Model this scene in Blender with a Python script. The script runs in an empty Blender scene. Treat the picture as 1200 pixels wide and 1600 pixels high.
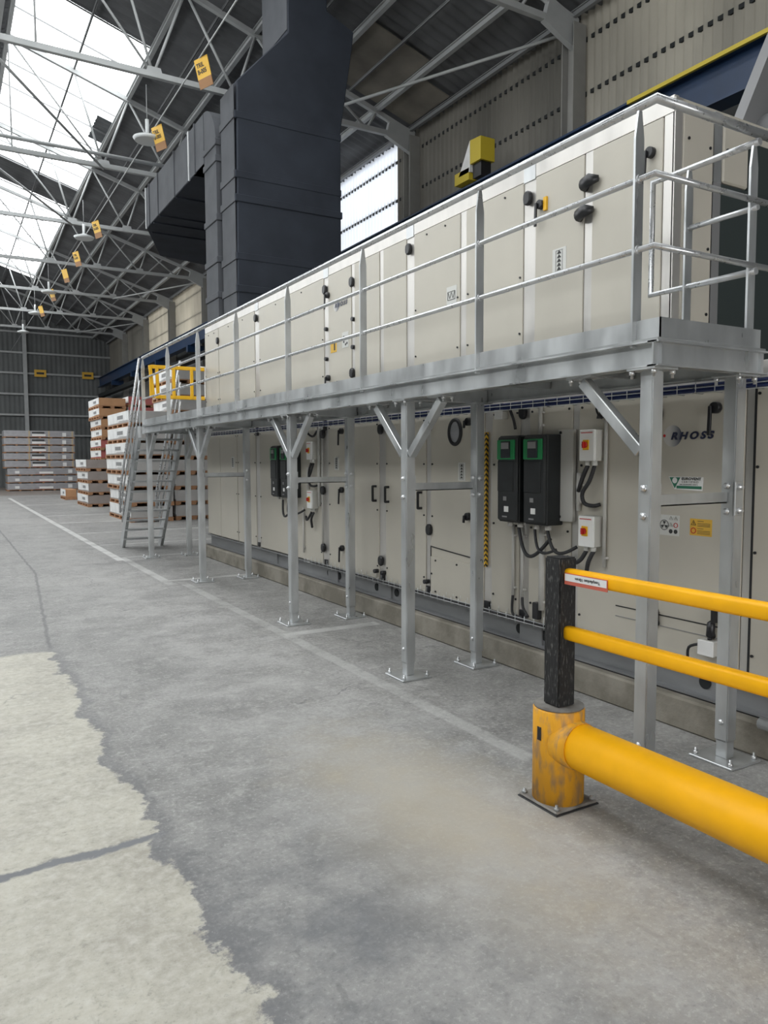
import bpy, math, random
from mathutils import Vector, Matrix
random.seed(7)
C = bpy.context.scene
COL = C.collection
R = math.radians

# ---------------------------------------------------------------- camera
YAW, PIT, ROL, FPX = R(30.35), R(-4.05), R(-0.2), 1180.0
fwd = Vector((math.sin(YAW)*math.cos(PIT), math.cos(YAW)*math.cos(PIT), math.sin(PIT)))
rgt = Vector((math.cos(YAW), -math.sin(YAW), 0)); upv = rgt.cross(fwd)
r2 = rgt*math.cos(ROL)+upv*math.sin(ROL); u2 = upv*math.cos(ROL)-rgt*math.sin(ROL)
cam = bpy.data.cameras.new('camera'); cam_o = bpy.data.objects.new('camera', cam); COL.objects.link(cam_o)
cam.sensor_fit = 'HORIZONTAL'; cam.sensor_width = 36; cam.lens = FPX/1200*36; cam.clip_start = .05; cam.clip_end = 300
M = Matrix((r2, u2, -fwd)).transposed().to_4x4(); M.translation = Vector((0, 0, 1.55))
cam_o.matrix_world = M
C.camera = cam_o

# ---------------------------------------------------------------- daylight and exposure
W = bpy.data.worlds.new('daylight'); C.world = W; W.use_nodes = True
bg = W.node_tree.nodes['Background']; bg.inputs[0].default_value = (.985, .985, .985, 1); bg.inputs[1].default_value = 5.7
C.view_settings.view_transform = 'Standard'; C.view_settings.look = 'None'
C.view_settings.exposure = 0.0; C.view_settings.gamma = 1; C.view_settings.use_curve_mapping = False
C.cycles.use_denoising = True
C.cycles.max_bounces = 8; C.cycles.diffuse_bounces = 5; C.cycles.transparent_max_bounces = 8
C.cycles.sample_clamp_indirect = 6

Y0, Y1 = -9.0, 47.8
RX, RZ0, SL = 1.6, 8.5, .31          # ridge x, eaves height, roof slope
WR, WL = 9.0, -5.8                    # right and left walls
def roof_z(x): return RZ0+SL*(WR-x) if x >= RX else RZ0+SL*(WR-RX)-SL*(RX-x)
BANDS = [(.5, 12.6), (16.4, 26.0), (28.0, 39.4)]   # skylight bays along the hall
def portal(c, sx, sy, ax, ay):
    l = bpy.data.lights.new('daylight_portal', 'AREA'); l.shape = 'RECTANGLE'; l.size = sx; l.size_y = sy
    l.cycles.is_portal = True
    o = bpy.data.objects.new('daylight_portal', l); COL.objects.link(o)
    z = ax.cross(ay).normalized()
    m = Matrix((ax.normalized(), ay.normalized(), z)).transposed().to_4x4(); m.translation = c
    o.matrix_world = m
SKY = [(1.66, 4.08), (-4.6, -.6)]  # right slope band, then an unseen left slope band widened for light
for a, b in BANDS:
    for (x0, x1) in SKY:
        p = Vector((x1-x0, 0, roof_z(x1)-roof_z(x0)))
        c = Vector(((x0+x1)/2, (a+b)/2, (roof_z(x0)+roof_z(x1))/2+.12))
        portal(c, p.length, b-a, p, Vector((0, 1, 0)))
portal(Vector((.5, Y0, 2.5)), 6, 5, Vector((1, 0, 0)), Vector((0, 0, -1)))  # opening behind the camera, added for light
portal(Vector((WL-.05, 19.4, 6.9)), 56, 1.4, Vector((0, 1, 0)), Vector((0, 0, -1)))  # unseen window band in the left wall, added for light

# ---------------------------------------------------------------- materials
MT = {}
def N(nt, t, **k):
    n = nt.nodes.new(t)
    for a, v in k.items(): setattr(n, a, v)
    return n
def mat(name, col, rough=.5, metal=0, noise=0, nscale=6, bump=0, bscale=40, spec=.5, stretch=None, rvar=0, col2=None, detail=5, nr=(.3, .7)):
    m = bpy.data.materials.new(name); m.use_nodes = True; nt = m.node_tree; b = nt.nodes['Principled BSDF']
    b.inputs['Base Color'].default_value = (*col, 1); b.inputs['Roughness'].default_value = rough
    b.inputs['Metallic'].default_value = metal; b.inputs['Specular IOR Level'].default_value = spec
    if noise or bump or rvar:
        tc = N(nt, 'ShaderNodeTexCoord'); mp = N(nt, 'ShaderNodeMapping')
        nt.links.new(tc.outputs['Object'], mp.inputs[0])
        if stretch: mp.inputs['Scale'].default_value = stretch
        no = N(nt, 'ShaderNodeTexNoise'); no.inputs['Scale'].default_value = nscale; no.inputs['Detail'].default_value = detail
        nt.links.new(mp.outputs[0], no.inputs['Vector'])
        rp = N(nt, 'ShaderNodeMapRange'); rp.inputs[1].default_value = nr[0]; rp.inputs[2].default_value = nr[1]
        nt.links.new(no.outputs[0], rp.inputs[0])
        if noise:
            mx = N(nt, 'ShaderNodeMix', data_type='RGBA')
            c2 = col2 or tuple(min(1, c*(1+noise)) for c in col); c1 = col if col2 else tuple(c*(1-noise) for c in col)
            mx.inputs[6].default_value = (*c1, 1); mx.inputs[7].default_value = (*c2, 1)
            nt.links.new(rp.outputs[0], mx.inputs[0]); nt.links.new(mx.outputs[2], b.inputs['Base Color'])
        if rvar:
            r_ = N(nt, 'ShaderNodeMapRange'); r_.inputs[1].default_value = .3; r_.inputs[2].default_value = .7
            r_.inputs[3].default_value = rough-rvar; r_.inputs[4].default_value = rough+rvar
            nt.links.new(no.outputs[0], r_.inputs[0]); nt.links.new(r_.outputs[0], b.inputs['Roughness'])
        if bump:
            n2 = N(nt, 'ShaderNodeTexNoise'); n2.inputs['Scale'].default_value = bscale; n2.inputs['Detail'].default_value = 4
            nt.links.new(mp.outputs[0], n2.inputs['Vector'])
            bp = N(nt, 'ShaderNodeBump'); bp.inputs['Strength'].default_value = bump; bp.inputs['Distance'].default_value = .01
            nt.links.new(n2.outputs[0], bp.inputs['Height']); nt.links.new(bp.outputs[0], b.inputs['Normal'])
    MT[name] = m
    return m
mat('galv', (.53, .545, .55), .36, .72, noise=.13, nscale=7, rvar=.10, stretch=(1, 1, .4), detail=3, nr=(.34, .66))
mat('galv_tube', (.58, .59, .60), .32, .72, noise=.07, nscale=20, rvar=.1)
mat('galv_dull', (.34, .35, .35), .5, .5, noise=.15, nscale=7, rvar=.1)
mat('alu', (.58, .56, .53), .36, .6, noise=.12, nscale=5, rvar=.08, stretch=(1, 1, .2))
mat('bolt', (.66, .67, .68), .35, .8)
mat('cream', (.50, .47, .405), .42, 0, noise=.05, nscale=2.2, spec=.4, rvar=.05)
mat('cream_box', (.55, .54, .50), .5)
mat('conduit', (.50, .49, .46), .5)
mat('black', (.012, .012, .014), .38)
mat('rubber', (.02, .02, .022), .6)
mat('black_post', (.012, .012, .013), .55, 0, noise=1, nscale=60, col2=(.20, .20, .19), stretch=(2, 2, .45), bump=.35, detail=10, nr=(.56, .80))
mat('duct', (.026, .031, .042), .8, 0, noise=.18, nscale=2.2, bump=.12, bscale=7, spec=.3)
mat('duct_lit_side', (.072, .076, .085), .75, 0, noise=.12, nscale=3, bump=.1, bscale=9, spec=.3)  # lighter copy of duct, puts side light into the colour
mat('yellow', (.95, .46, .001), .45, 0, spec=.3, noise=.05, nscale=9, bump=.02)
mat('yellow_worn', (.78, .37, .015), .6, 0, noise=1, nscale=22, col2=(.42, .24, .09), stretch=(1.5, 1.5, .5), bump=.2, bscale=60, detail=10, nr=(.45, .66))
mat('plate_dirty', (.26, .25, .23), .7, .1, noise=1, nscale=14, col2=(.12, .11, .10), detail=9)
mat('skid', (.27, .275, .28), .45, .5, noise=.2, nscale=6, rvar=.1, stretch=(1, .3, 1))
mat('yellow_gate', (.78, .43, .01), .4)
mat('yellow_dull', (.55, .42, .03), .5)
mat('sign_yellow', (.72, .43, .05), .5)
mat('sign_brown', (.30, .15, .06), .6)
mat('white', (.82, .82, .80), .5)
mat('paper', (.76, .76, .75), .55, 0, noise=.1, nscale=4)
mat('pale', (.62, .62, .59), .6)
mat('red', (.5, .02, .015), .4)
mat('pink_red', (.55, .12, .08), .5)
mat('green', (.01, .24, .07), .4)
mat('dark_green', (.02, .16, .09), .5)
mat('screen', (.03, .035, .04), .25)
mat('drive', (.010, .012, .013), .45, 0, noise=.4, nscale=7)
mat('drive_front', (.016, .018, .019), .45)
mat('navy', (.012, .016, .05), .4)
mat('blue_beam', (.007, .028, .078), .4, 0, noise=.15, nscale=3)
mat('blue_cable', (.008, .02, .09), .5)
mat('truss', (.39, .40, .40), .6, .1, noise=.08, nscale=3)
mat('column', (.27, .265, .25), .65, .1, noise=.1, nscale=3)
mat('purlin', (.21, .215, .22), .7, 0)
mat('roof', (.10, .103, .108), .8, 0, noise=.3, nscale=1.4)
mat('roof_patch', (.17, .155, .13), .8, 0, noise=.35, nscale=1.2)
mat('clad_dark', (.125, .132, .132), .75, 0, noise=.15, nscale=.9)
mat('concrete', (.27, .25, .21), .9, 0, noise=1, nscale=4, col2=(.17, .155, .125), bump=.5, bscale=30, detail=10, nr=(.36, .60))
mat('hood', (.20, .20, .205), .6, .1)
mat('void_black', (.012, .014, .015), .8)
mat('dark_fill', (.028, .038, .038), .6)
mat('wood', (.36, .19, .10), .8, 0, noise=.2, nscale=9)
mat('card', (.45, .245, .125), .8, 0, noise=.08, nscale=3)
mat('card_red', (.42, .12, .11), .75, 0, noise=.08, nscale=3)
mat('card_grey', (.30, .26, .24), .75, 0, noise=.08, nscale=4)
mat('wrap_grey', (.43, .415, .40), .6, 0, noise=.06, nscale=4)
mat('film_grey', (.38, .38, .40), .35, .3, noise=.15, nscale=4, stretch=(1, 1, 4))
mat('plywood', (.50, .40, .27), .8)
mat('lamp_white', (.62, .64, .64), .5)
mat('text_dark', (.03, .03, .03), .6)
mat('text_grey', (.25, .25, .25), .6)
mat('line_mark', (.4, .4, .38), .6)

def rail_shape_wear():   # scuffed underside handled by noise only
    pass

# printed sphere of the logo: grey-blue ink fading to clear at one side (flat print)
def logo_mat():
    m = bpy.data.materials.new('logo_sphere'); m.use_nodes = True; nt = m.node_tree; b = nt.nodes['Principled BSDF']
    tc = N(nt, 'ShaderNodeTexCoord')
    sx = N(nt, 'ShaderNodeSeparateXYZ'); nt.links.new(tc.outputs['Object'], sx.inputs[0])
    g = N(nt, 'ShaderNodeMapRange'); g.inputs[1].default_value = -.062; g.inputs[2].default_value = .05; nt.links.new(sx.outputs[1], g.inputs[0])
    cr = N(nt, 'ShaderNodeValToRGB'); cr.color_ramp.elements[0].color = (.035, .045, .09, 1); cr.color_ramp.elements[1].color = (.55, .54, .52, 1)
    cr.color_ramp.elements[1].position = .75
    nt.links.new(g.outputs[0], cr.inputs[0]); nt.links.new(cr.outputs[0], b.inputs['Base Color']); b.inputs['Roughness'].default_value = .4
    MT['logo_sphere'] = m
logo_mat()

def hazard_mat():
    m = bpy.data.materials.new('hazard_stripe'); m.use_nodes = True; nt = m.node_tree; b = nt.nodes['Principled BSDF']
    tc = N(nt, 'ShaderNodeTexCoord'); w = N(nt, 'ShaderNodeTexWave', wave_type='BANDS', bands_direction='DIAGONAL'); w.inputs['Scale'].default_value = 16
    nt.links.new(tc.outputs['Object'], w.inputs[0])
    cr = N(nt, 'ShaderNodeValToRGB'); cr.color_ramp.interpolation = 'CONSTANT'
    cr.color_ramp.elements[0].color = (.02, .02, .02, 1); cr.color_ramp.elements[1].color = (.75, .45, .02, 1); cr.color_ramp.elements[1].position = .45
    nt.links.new(w.outputs[1], cr.inputs[0]); nt.links.new(cr.outputs[0], b.inputs['Base Color'])
    MT['hazard'] = m
hazard_mat()

def glass_mat():
    m = bpy.data.materials.new('skylight_glazing'); m.use_nodes = True; nt = m.node_tree
    nt.nodes.remove(nt.nodes['Principled BSDF']); out = nt.nodes['Material Output']
    t = N(nt, 'ShaderNodeBsdfTransparent'); t.inputs[0].default_value = (.92, .95, .96, 1)
    g = N(nt, 'ShaderNodeBsdfGlossy'); g.inputs['Roughness'].default_value = .2; mx = N(nt, 'ShaderNodeMixShader'); mx.inputs[0].default_value = .04
    nt.links.new(t.outputs[0], mx.inputs[1]); nt.links.new(g.outputs[0], mx.inputs[2]); nt.links.new(mx.outputs[0], out.inputs[0])
    MT['glazing'] = m
glass_mat()

def sheet_mat(name, col, tr, dirt=.4, trcol=None):   # translucent corrugated sheet
    m = bpy.data.materials.new(name); m.use_nodes = True; nt = m.node_tree; b = nt.nodes['Principled BSDF']; out = nt.nodes['Material Output']
    b.inputs['Roughness'].default_value = .6
    tc = N(nt, 'ShaderNodeTexCoord'); mp = N(nt, 'ShaderNodeMapping'); mp.inputs['Scale'].default_value = (1, 1, .3)
    no = N(nt, 'ShaderNodeTexNoise'); no.inputs['Scale'].default_value = .55; no.inputs['Detail'].default_value = 6
    nt.links.new(tc.outputs['Object'], mp.inputs[0]); nt.links.new(mp.outputs[0], no.inputs['Vector'])
    rp = N(nt, 'ShaderNodeMapRange'); rp.inputs[1].default_value = .35; rp.inputs[2].default_value = .65
    rp.inputs[3].default_value = 1-dirt; rp.inputs[4].default_value = 1
    nt.links.new(no.outputs[0], rp.inputs[0])
    mc = N(nt, 'ShaderNodeMix', data_type='RGBA', blend_type='MULTIPLY'); mc.inputs[0].default_value = 1
    mc.inputs[6].default_value = (*col, 1); nt.links.new(rp.outputs[0], mc.inputs[7]); nt.links.new(mc.outputs[2], b.inputs['Base Color'])
    t = N(nt, 'ShaderNodeBsdfTranslucent')
    m2 = N(nt, 'ShaderNodeMix', data_type='RGBA', blend_type='MULTIPLY'); m2.inputs[0].default_value = 1
    m2.inputs[6].default_value = (*(trcol or col), 1); nt.links.new(rp.outputs[0], m2.inputs[7]); nt.links.new(m2.outputs[2], t.inputs[0])
    ms = N(nt, 'ShaderNodeMixShader'); ms.inputs[0].default_value = tr
    nt.links.new(b.outputs[0], ms.inputs[1]); nt.links.new(t.outputs[0], ms.inputs[2]); nt.links.new(ms.outputs[0], out.inputs[0])
    MT[name] = m
sheet_mat('sheet_beige', (.18, .17, .145), .02, .5)
sheet_mat('sheet_mid', (.32, .30, .25), .04, .5)
sheet_mat('sheet_bright', (.62, .66, .72), .30, .25)
sheet_mat('sheet_cream', (.50, .46, .37), .10, .5)

def floor_mat():
    m = bpy.data.materials.new('floor_concrete'); m.use_nodes = True; nt = m.node_tree; b = nt.nodes['Principled BSDF']; L = nt.links
    tc = N(nt, 'ShaderNodeTexCoord'); sx = N(nt, 'ShaderNodeSeparateXYZ'); L.new(tc.outputs['Object'], sx.inputs[0])
    X, Y = sx.outputs[0], sx.outputs[1]
    def noise(s, d=6, r=.55, dist=0):
        n = N(nt, 'ShaderNodeTexNoise'); n.inputs['Scale'].default_value = s; n.inputs['Detail'].default_value = d; n.inputs['Roughness'].default_value = r
        n.inputs['Distortion'].default_value = dist
        L.new(tc.outputs['Object'], n.inputs['Vector']); return n.outputs[0]
    def ma(op, a, c, d=None, clamp=False):
        n = N(nt, 'ShaderNodeMath', operation=op); n.use_clamp = clamp
        for i, v in enumerate((a, c, d)):
            if v is None: continue
            if isinstance(v, (int, float)): n.inputs[i].default_value = v
            else: L.new(v, n.inputs[i])
        return n.outputs[0]
    def rng(v, a, c, o0=0, o1=1):
        n = N(nt, 'ShaderNodeMapRange'); n.inputs[1].default_value = a; n.inputs[2].default_value = c; n.inputs[3].default_value = o0; n.inputs[4].default_value = o1
        L.new(v, n.inputs[0]); return n.outputs[0]
    def mix(f, a, c, bt='MIX'):
        n = N(nt, 'ShaderNodeMix', data_type='RGBA', blend_type=bt)
        if isinstance(f, (int, float)): n.inputs[0].default_value = f
        else: L.new(f, n.inputs[0])
        for i, v in ((6, a), (7, c)):
            if isinstance(v, tuple): n.inputs[i].default_value = (*v, 1)
            else: L.new(v, n.inputs[i])
        return n.outputs[2]
    n_big = noise(.55, 5); n_mid = noise(2.6, 8, .62); n_fine = noise(22, 6, .7); n_spk = noise(75, 3, .6); n_gr = noise(48, 5, .75); n_fl = noise(9, 8, .72, .6); n_edge = noise(1.6, 9, .68); n_e2 = noise(5, 5)
    base = mix(rng(n_big, .35, .65), (.180, .178, .172), (.262, .256, .245))
    base = mix(rng(n_mid, .40, .66, 0, .6), base, (.35, .345, .335))
    base = mix(ma('MULTIPLY', rng(n_fine, .50, .72, 0, .55), rng(n_big, .38, .6, .25, 1)), base, (.44, .44, .425))
    base = mix(ma('MULTIPLY', rng(n_fine, .47, .30, 0, .5), rng(n_mid, .6, .4, .3, 1)), base, (.13, .133, .14))
    base = mix(rng(n_fl, .54, .62, 0, .38), base, (.42, .415, .395))
    base = mix(rng(n_fl, .45, .38, 0, .40), base, (.125, .125, .125))
    base = mix(rng(n_gr, .55, .62, 0, .5), base, (.47, .465, .445))
    base = mix(rng(n_gr, .44, .36, 0, .45), base, (.10, .10, .102))
    # beige worn patch near the barrier
    dx = ma('SUBTRACT', X, 1.85); dy = ma('SUBTRACT', Y, 2.7)
    dd = ma('SQRT', ma('ADD', ma('MULTIPLY', ma('MULTIPLY', dx, 1.9), ma('MULTIPLY', dx, 1.9)), ma('MULTIPLY', ma('MULTIPLY', dy, .8), ma('MULTIPLY', dy, .8))), 0)
    dd = ma('ADD', dd, ma('MULTIPLY', ma('SUBTRACT', n_mid, .5), 1.6))
    base = mix(rng(dd, 1.15, .25, 0, .72), base, (.43, .385, .305))
    # paler band ahead
    dist = ma('ABSOLUTE', ma('SUBTRACT', X, 1.75), 0)
    base = mix(ma('MULTIPLY', rng(dist, .9, .1, 0, .5), rng(n_mid, .3, .7)), base, (.41, .405, .39))
    dk = ma('MULTIPLY', ma('MULTIPLY', rng(X, 1.75, 1.1), rng(Y, 3.3, 2.2)), rng(n_mid, .40, .58, 1, .25))
    base = mix(ma('MULTIPLY', dk, .75), base, (.135, .142, .155))
    # pale slab
    xe = ma('SUBTRACT', ma('SUBTRACT', X, .57), ma('MULTIPLY', ma('SUBTRACT', n_edge, .5), .62))
    xe = ma('SUBTRACT', xe, 0.0)
    my = rng(ma('ADD', Y, ma('MULTIPLY', ma('SUBTRACT', n_e2, .5), .12)), 6.62, 6.55)
    slabx = rng(xe, .135, .115)
    slab = ma('MULTIPLY', slabx, my)
    pale = mix(rng(n_mid, .36, .62), (.355, .335, .285), (.475, .455, .39))
    pale = mix(rng(n_fine, .45, .68, 0, .6), pale, (.58, .57, .52))
    pale = mix(rng(n_fine, .42, .32, 0, .7), pale, (.27, .26, .23))
    pale = mix(rng(n_fl, .44, .36, 0, .35), pale, (.27, .255, .215))
    pale = mix(rng(n_gr, .43, .36, 0, .35), pale, (.22, .21, .18))
    sealx = ma('MULTIPLY', rng(n_gr, .62, .42, .55, 1), rng(ma('ABSOLUTE', ma('SUBTRACT', ma('ADD', xe, ma('MULTIPLY', n_e2, .10)), .20), 0), .085, .02, 0, .62)); sealx = ma('MULTIPLY', sealx, rng(Y, 7, 6.2))
    base = mix(sealx, base, (.135, .137, .143))
    col = mix(slab, base, pale)
    # filled joint across the slab
    jy = ma('ADD', ma('SUBTRACT', Y, 3.05), ma('ADD', ma('MULTIPLY', ma('SUBTRACT', n_e2, .5), .10), ma('MULTIPLY', X, -.03)))
    jn = ma('MULTIPLY', rng(ma('ABSOLUTE', ma('ADD', jy, ma('MULTIPLY', ma('SUBTRACT', n_fine, .5), .05)), 0), .034, .018), rng(xe, .2, .1))
    col = mix(jn, col, (.17, .175, .185))
    # fine cracks
    vo = N(nt, 'ShaderNodeTexVoronoi', feature='DISTANCE_TO_EDGE'); vo.inputs['Scale'].default_value = .55
    wv = N(nt, 'ShaderNodeVectorMath', operation='ADD'); nv = N(nt, 'ShaderNodeTexNoise'); nv.inputs['Scale'].default_value = 1.7; nv.inputs['Detail'].default_value = 6
    L.new(tc.outputs['Object'], nv.inputs['Vector']); L.new(tc.outputs['Object'], wv.inputs[0]); L.new(nv.outputs[1], wv.inputs[1]); L.new(wv.outputs[0], vo.inputs['Vector'])
    ck = ma('MULTIPLY', rng(vo.outputs['Distance'], .006, .001), ma('MULTIPLY', rng(n_big, .5, .6, 0, .55), rng(Y, 3.6, 4.2)))
    col = mix(ck, col, (.12, .12, .125))
    # long straight joint continuing from the slab corner, and browner floor at the far end
    jx = ma('SUBTRACT', X, ma('MINIMUM', ma('ADD', ma('MULTIPLY', ma('SUBTRACT', Y, 7), .075), .74), 1.06))
    jl = ma('MULTIPLY', rng(ma('ABSOLUTE', ma('ADD', jx, ma('MULTIPLY', ma('SUBTRACT', n_e2, .5), .06)), 0), .022, .008, 0, .6), rng(Y, 6.5, 6.8))
    col = mix(jl, col, (.11, .11, .115))
    col = mix(rng(Y, 35.5, 37.5, 0, .6), col, (.20, .155, .125))
    # painted white lines (x0,x1,y0,y1,strength)
    lines = [(2.28, 2.40, 12.0, 34, .7), (2.36, 2.47, 9.3, 12.3, .38), (2.52, 2.62, 2.9, 9.5, .24), (2.55, 3.5, 6.05, 6.18, .45), (2.35, 3.5, 9.58, 9.70, .4),
             (2.42, 7.5, 12.3, 12.4, .4), (2.42, 7.5, 14.3, 14.4, .5), (2.42, 7.5, 16.8, 16.92, .5), (2.42, 7.5, 19.8, 19.95, .5), (2.42, 7.5, 22.5, 22.66, .45), (2.42, 7.5, 28.3, 28.5, .4)]
    tot = None
    for x0, x1, y0, y1, s in lines:
        a = ma('MULTIPLY', ma('MULTIPLY', rng(X, x0-.01, x0+.01), rng(X, x1+.01, x1-.01)), ma('MULTIPLY', rng(Y, y0-.02, y0+.02), rng(Y, y1+.02, y1-.02)))
        a = ma('MULTIPLY', a, s); tot = a if tot is None else ma('MAXIMUM', tot, a)
    tot = ma('MULTIPLY', tot, rng(n_mid, .32, .5, .25, 1))
    col = mix(tot, col, (.62, .62, .60))
    # white specks
    col = mix(rng(n_spk, .70, .76, 0, .5), col, (.55, .55, .53))
    L.new(col, b.inputs['Base Color'])
    L.new(rng(n_mid, .3, .7, .48, .72), b.inputs['Roughness'])
    bp = N(nt, 'ShaderNodeBump'); bp.inputs['Strength'].default_value = .35; bp.inputs['Distance'].default_value = .004
    h = ma('ADD', n_fine, ma('MULTIPLY', ma('ADD', jn, ck), -2.5)); L.new(h, bp.inputs['Height']); L.new(bp.outputs[0], b.inputs['Normal'])
    b.inputs['Specular IOR Level'].default_value = .45
    MT['floor'] = m
floor_mat()

# ---------------------------------------------------------------- mesh helpers
class MB:
    """collects solids (world coordinates) and links them as ONE mesh"""
    def __init__(s): s.v = []; s.f = []; s.smooth = []
    def add(s, vs, fs, sm=False):
        k = len(s.v); s.v += [tuple(v) for v in vs]; s.f += [tuple(i+k for i in f) for f in fs]; s.smooth += [sm]*len(fs); return s
    def box(s, x0, x1, y0, y1, z0, z1):
        if x0 > x1: x0, x1 = x1, x0
        if y0 > y1: y0, y1 = y1, y0
        if z0 > z1: z0, z1 = z1, z0
        return s.add([(x0,y0,z0),(x1,y0,z0),(x1,y1,z0),(x0,y1,z0),(x0,y0,z1),(x1,y0,z1),(x1,y1,z1),(x0,y1,z1)],
                     [(0,3,2,1),(4,5,6,7),(0,1,5,4),(1,2,6,5),(2,3,7,6),(3,0,4,7)])
    def bar(s, a, b, w, h, up=(0,0,1)):
        """rectangular bar a->b; h along up, w across"""
        a, b, up = Vector(a), Vector(b), Vector(up); d = (b-a).normalized(); r = d.cross(up).normalized(); u = r.cross(d)
        vs = []
        for p in (a, b):
            for i, j in ((-1,-1),(1,-1),(1,1),(-1,1)): vs.append(p+r*(i*w/2)+u*(j*h/2))
        return s.add(vs, [(0,1,2,3),(7,6,5,4),(0,4,5,1),(1,5,6,2),(2,6,7,3),(3,7,4,0)])
    def ibar(s, a, b, w, h, t=.012, up=(0,0,1)):
        a, b, up = Vector(a), Vector(b), Vector(up); d = (b-a).normalized(); r = d.cross(up).normalized(); u = r.cross(d)
        s.bar(a, b, t, h, up); s.bar(a+u*(h/2-t/2), b+u*(h/2-t/2), w, t, up); s.bar(a-u*(h/2-t/2), b-u*(h/2-t/2), w, t, up); return s
    def tube(s, pts, r, n=10, cap=True, flat=1.0):
        pts = [Vector(p) for p in pts]; rs = r if isinstance(r, (list, tuple)) else [r]*len(pts)
        ring = []; prev = None; vs = []
        for i, p in enumerate(pts):
            if i == 0: d = pts[1]-p
            elif i == len(pts)-1: d = p-pts[i-1]
            else: d = (pts[i+1]-p).normalized()+(p-pts[i-1]).normalized()
            d.normalize()
            if prev is None:
                u = Vector((0,0,1)) if abs(d.z) < .9 else Vector((0,1,0))
                a = d.cross(u).normalized()
            else:
                a = (prev-d*prev.dot(d)).normalized()
            prev = a; bb = d.cross(a)
            k = 1.0
            if 0 < i < len(pts)-1:
                c = (pts[i+1]-p).normalized().dot((p-pts[i-1]).normalized()); k = min(1.6, 1/math.sqrt(max(.2, (1+c)/2)))
            for j in range(n):
                t = 2*math.pi*j/n; vs.append(p+(a*math.cos(t)*flat+bb*math.sin(t))*rs[i]*(k if k < 1.05 else 1.0))
        fs = []
        for i in range(len(pts)-1):
            for j in range(n): fs.append((i*n+j, i*n+(j+1) % n, (i+1)*n+(j+1) % n, (i+1)*n+j))
        s.add(vs, fs, True)
        if cap:
            k = len(s.v)-len(vs); s.f.append(tuple(k+j for j in reversed(range(n)))); s.smooth.append(False)
            s.f.append(tuple(k+(len(pts)-1)*n+j for j in range(n))); s.smooth.append(False)
        return s
    def cyl(s, a, b, r, n=16): return s.tube([a, b], r, n)
    def prism(s, poly, off):
        """poly: 3-D points in a plane, extruded by vector off"""
        off = Vector(off); n = len(poly); vs = [Vector(p) for p in poly]; vs += [v+off for v in vs]
        fs = [tuple(range(n)), tuple(reversed(range(n, 2*n)))]
        fs += [(i, i+n, (i+1) % n+n, (i+1) % n) for i in range(n)]
        return s.add(vs, fs)
    def loft(s, secs):
        n = len(secs[0]); vs = [p for q in secs for p in q]; fs = [tuple(reversed(range(n))), tuple(range((len(secs)-1)*n, len(secs)*n))]
        for k in range(len(secs)-1):
            fs += [(k*n+i, k*n+(i+1) % n, (k+1)*n+(i+1) % n, (k+1)*n+i) for i in range(n)]
        return s.add(vs, fs)
    def build(s, name, m, parent=None, base=None, bevel=0, seg=1):
        me = bpy.data.meshes.new(name)
        off = Vector((0,0,0))
        if parent is not None:
            q = parent
            while q is not None: off += q.location; q = q.parent
        loc = Vector((0,0,0))
        if base is not None: loc = Vector(base)
        elif parent is None and s.v:
            xs, ys, zs = zip(*s.v); loc = Vector(((min(xs)+max(xs))/2, (min(ys)+max(ys))/2, min(zs)))
        me.from_pydata([tuple(Vector(v)-off-loc) for v in s.v], [], s.f)
        me.polygons.foreach_set('use_smooth', s.smooth)
        me.materials.append(MT[m]); me.update()
        me.validate()
        import bmesh
        bm = bmesh.new(); bm.from_mesh(me); bmesh.ops.recalc_face_normals(bm, faces=bm.faces)
        if bevel:
            es = [e for e in bm.edges if len(e.link_faces) == 2 and e.calc_face_angle(0) > .6]
            bmesh.ops.bevel(bm, geom=es, offset=bevel, segments=seg, affect='EDGES', clamp_overlap=True)
        bm.to_mesh(me); bm.free()
        o = bpy.data.objects.new(name, me); COL.objects.link(o); o.location = loc
        if parent is not None: o.parent = parent
        return o

def tag(o, label=None, cat=None, group=None, kind=None):
    if label: o['label'] = label
    if cat: o['category'] = cat
    if group: o['group'] = group
    if kind: o['kind'] = kind
    return o
def thing(name, label, cat, loc=(0,0,0), group=None):
    o = bpy.data.objects.new(name, None); COL.objects.link(o); o.location = loc; o.empty_display_size = .1
    return tag(o, label, cat, group)
def struct(name, mb, m): return tag(mb.build(name, m), kind='structure')
def copy_tree(o, parent=None):
    c = o.copy(); COL.objects.link(c); c.parent = parent
    for ch in list(o.children): copy_tree(ch, c)
    return c
def text(name, s, org, xd, yd, size, m, parent=None, shear=0, bold=0, align='LEFT', sx=1.0, spacing=1.0):
    cu = bpy.data.curves.new(name, 'FONT'); cu.body = s; cu.size = size; cu.shear = shear; cu.offset = bold; cu.align_x = align; cu.extrude = .0008
    cu.space_character = spacing
    t = bpy.data.objects.new(name, cu); COL.objects.link(t); bpy.context.view_layer.update()
    me = bpy.data.meshes.new_from_object(t.evaluated_get(bpy.context.evaluated_depsgraph_get()))
    bpy.data.objects.remove(t); xd, yd = Vector(xd).normalized(), Vector(yd).normalized(); zd = xd.cross(yd)
    off = Vector((0,0,0)); q = parent
    while q is not None: off += q.location; q = q.parent
    m4 = Matrix((xd*sx, yd, zd)).transposed().to_4x4(); m4.translation = Vector(org)-off
    me.transform(m4); me.materials.clear(); me.materials.append(MT[m])
    o = bpy.data.objects.new(name, me); COL.objects.link(o)
    if parent is not None: o.parent = parent
    return o
def disc(mb, c, nrm, r, t=.003, n=20):
    c, nrm = Vector(c), Vector(nrm).normalized(); mb.tube([c, c+nrm*t], r, n); return mb

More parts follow.
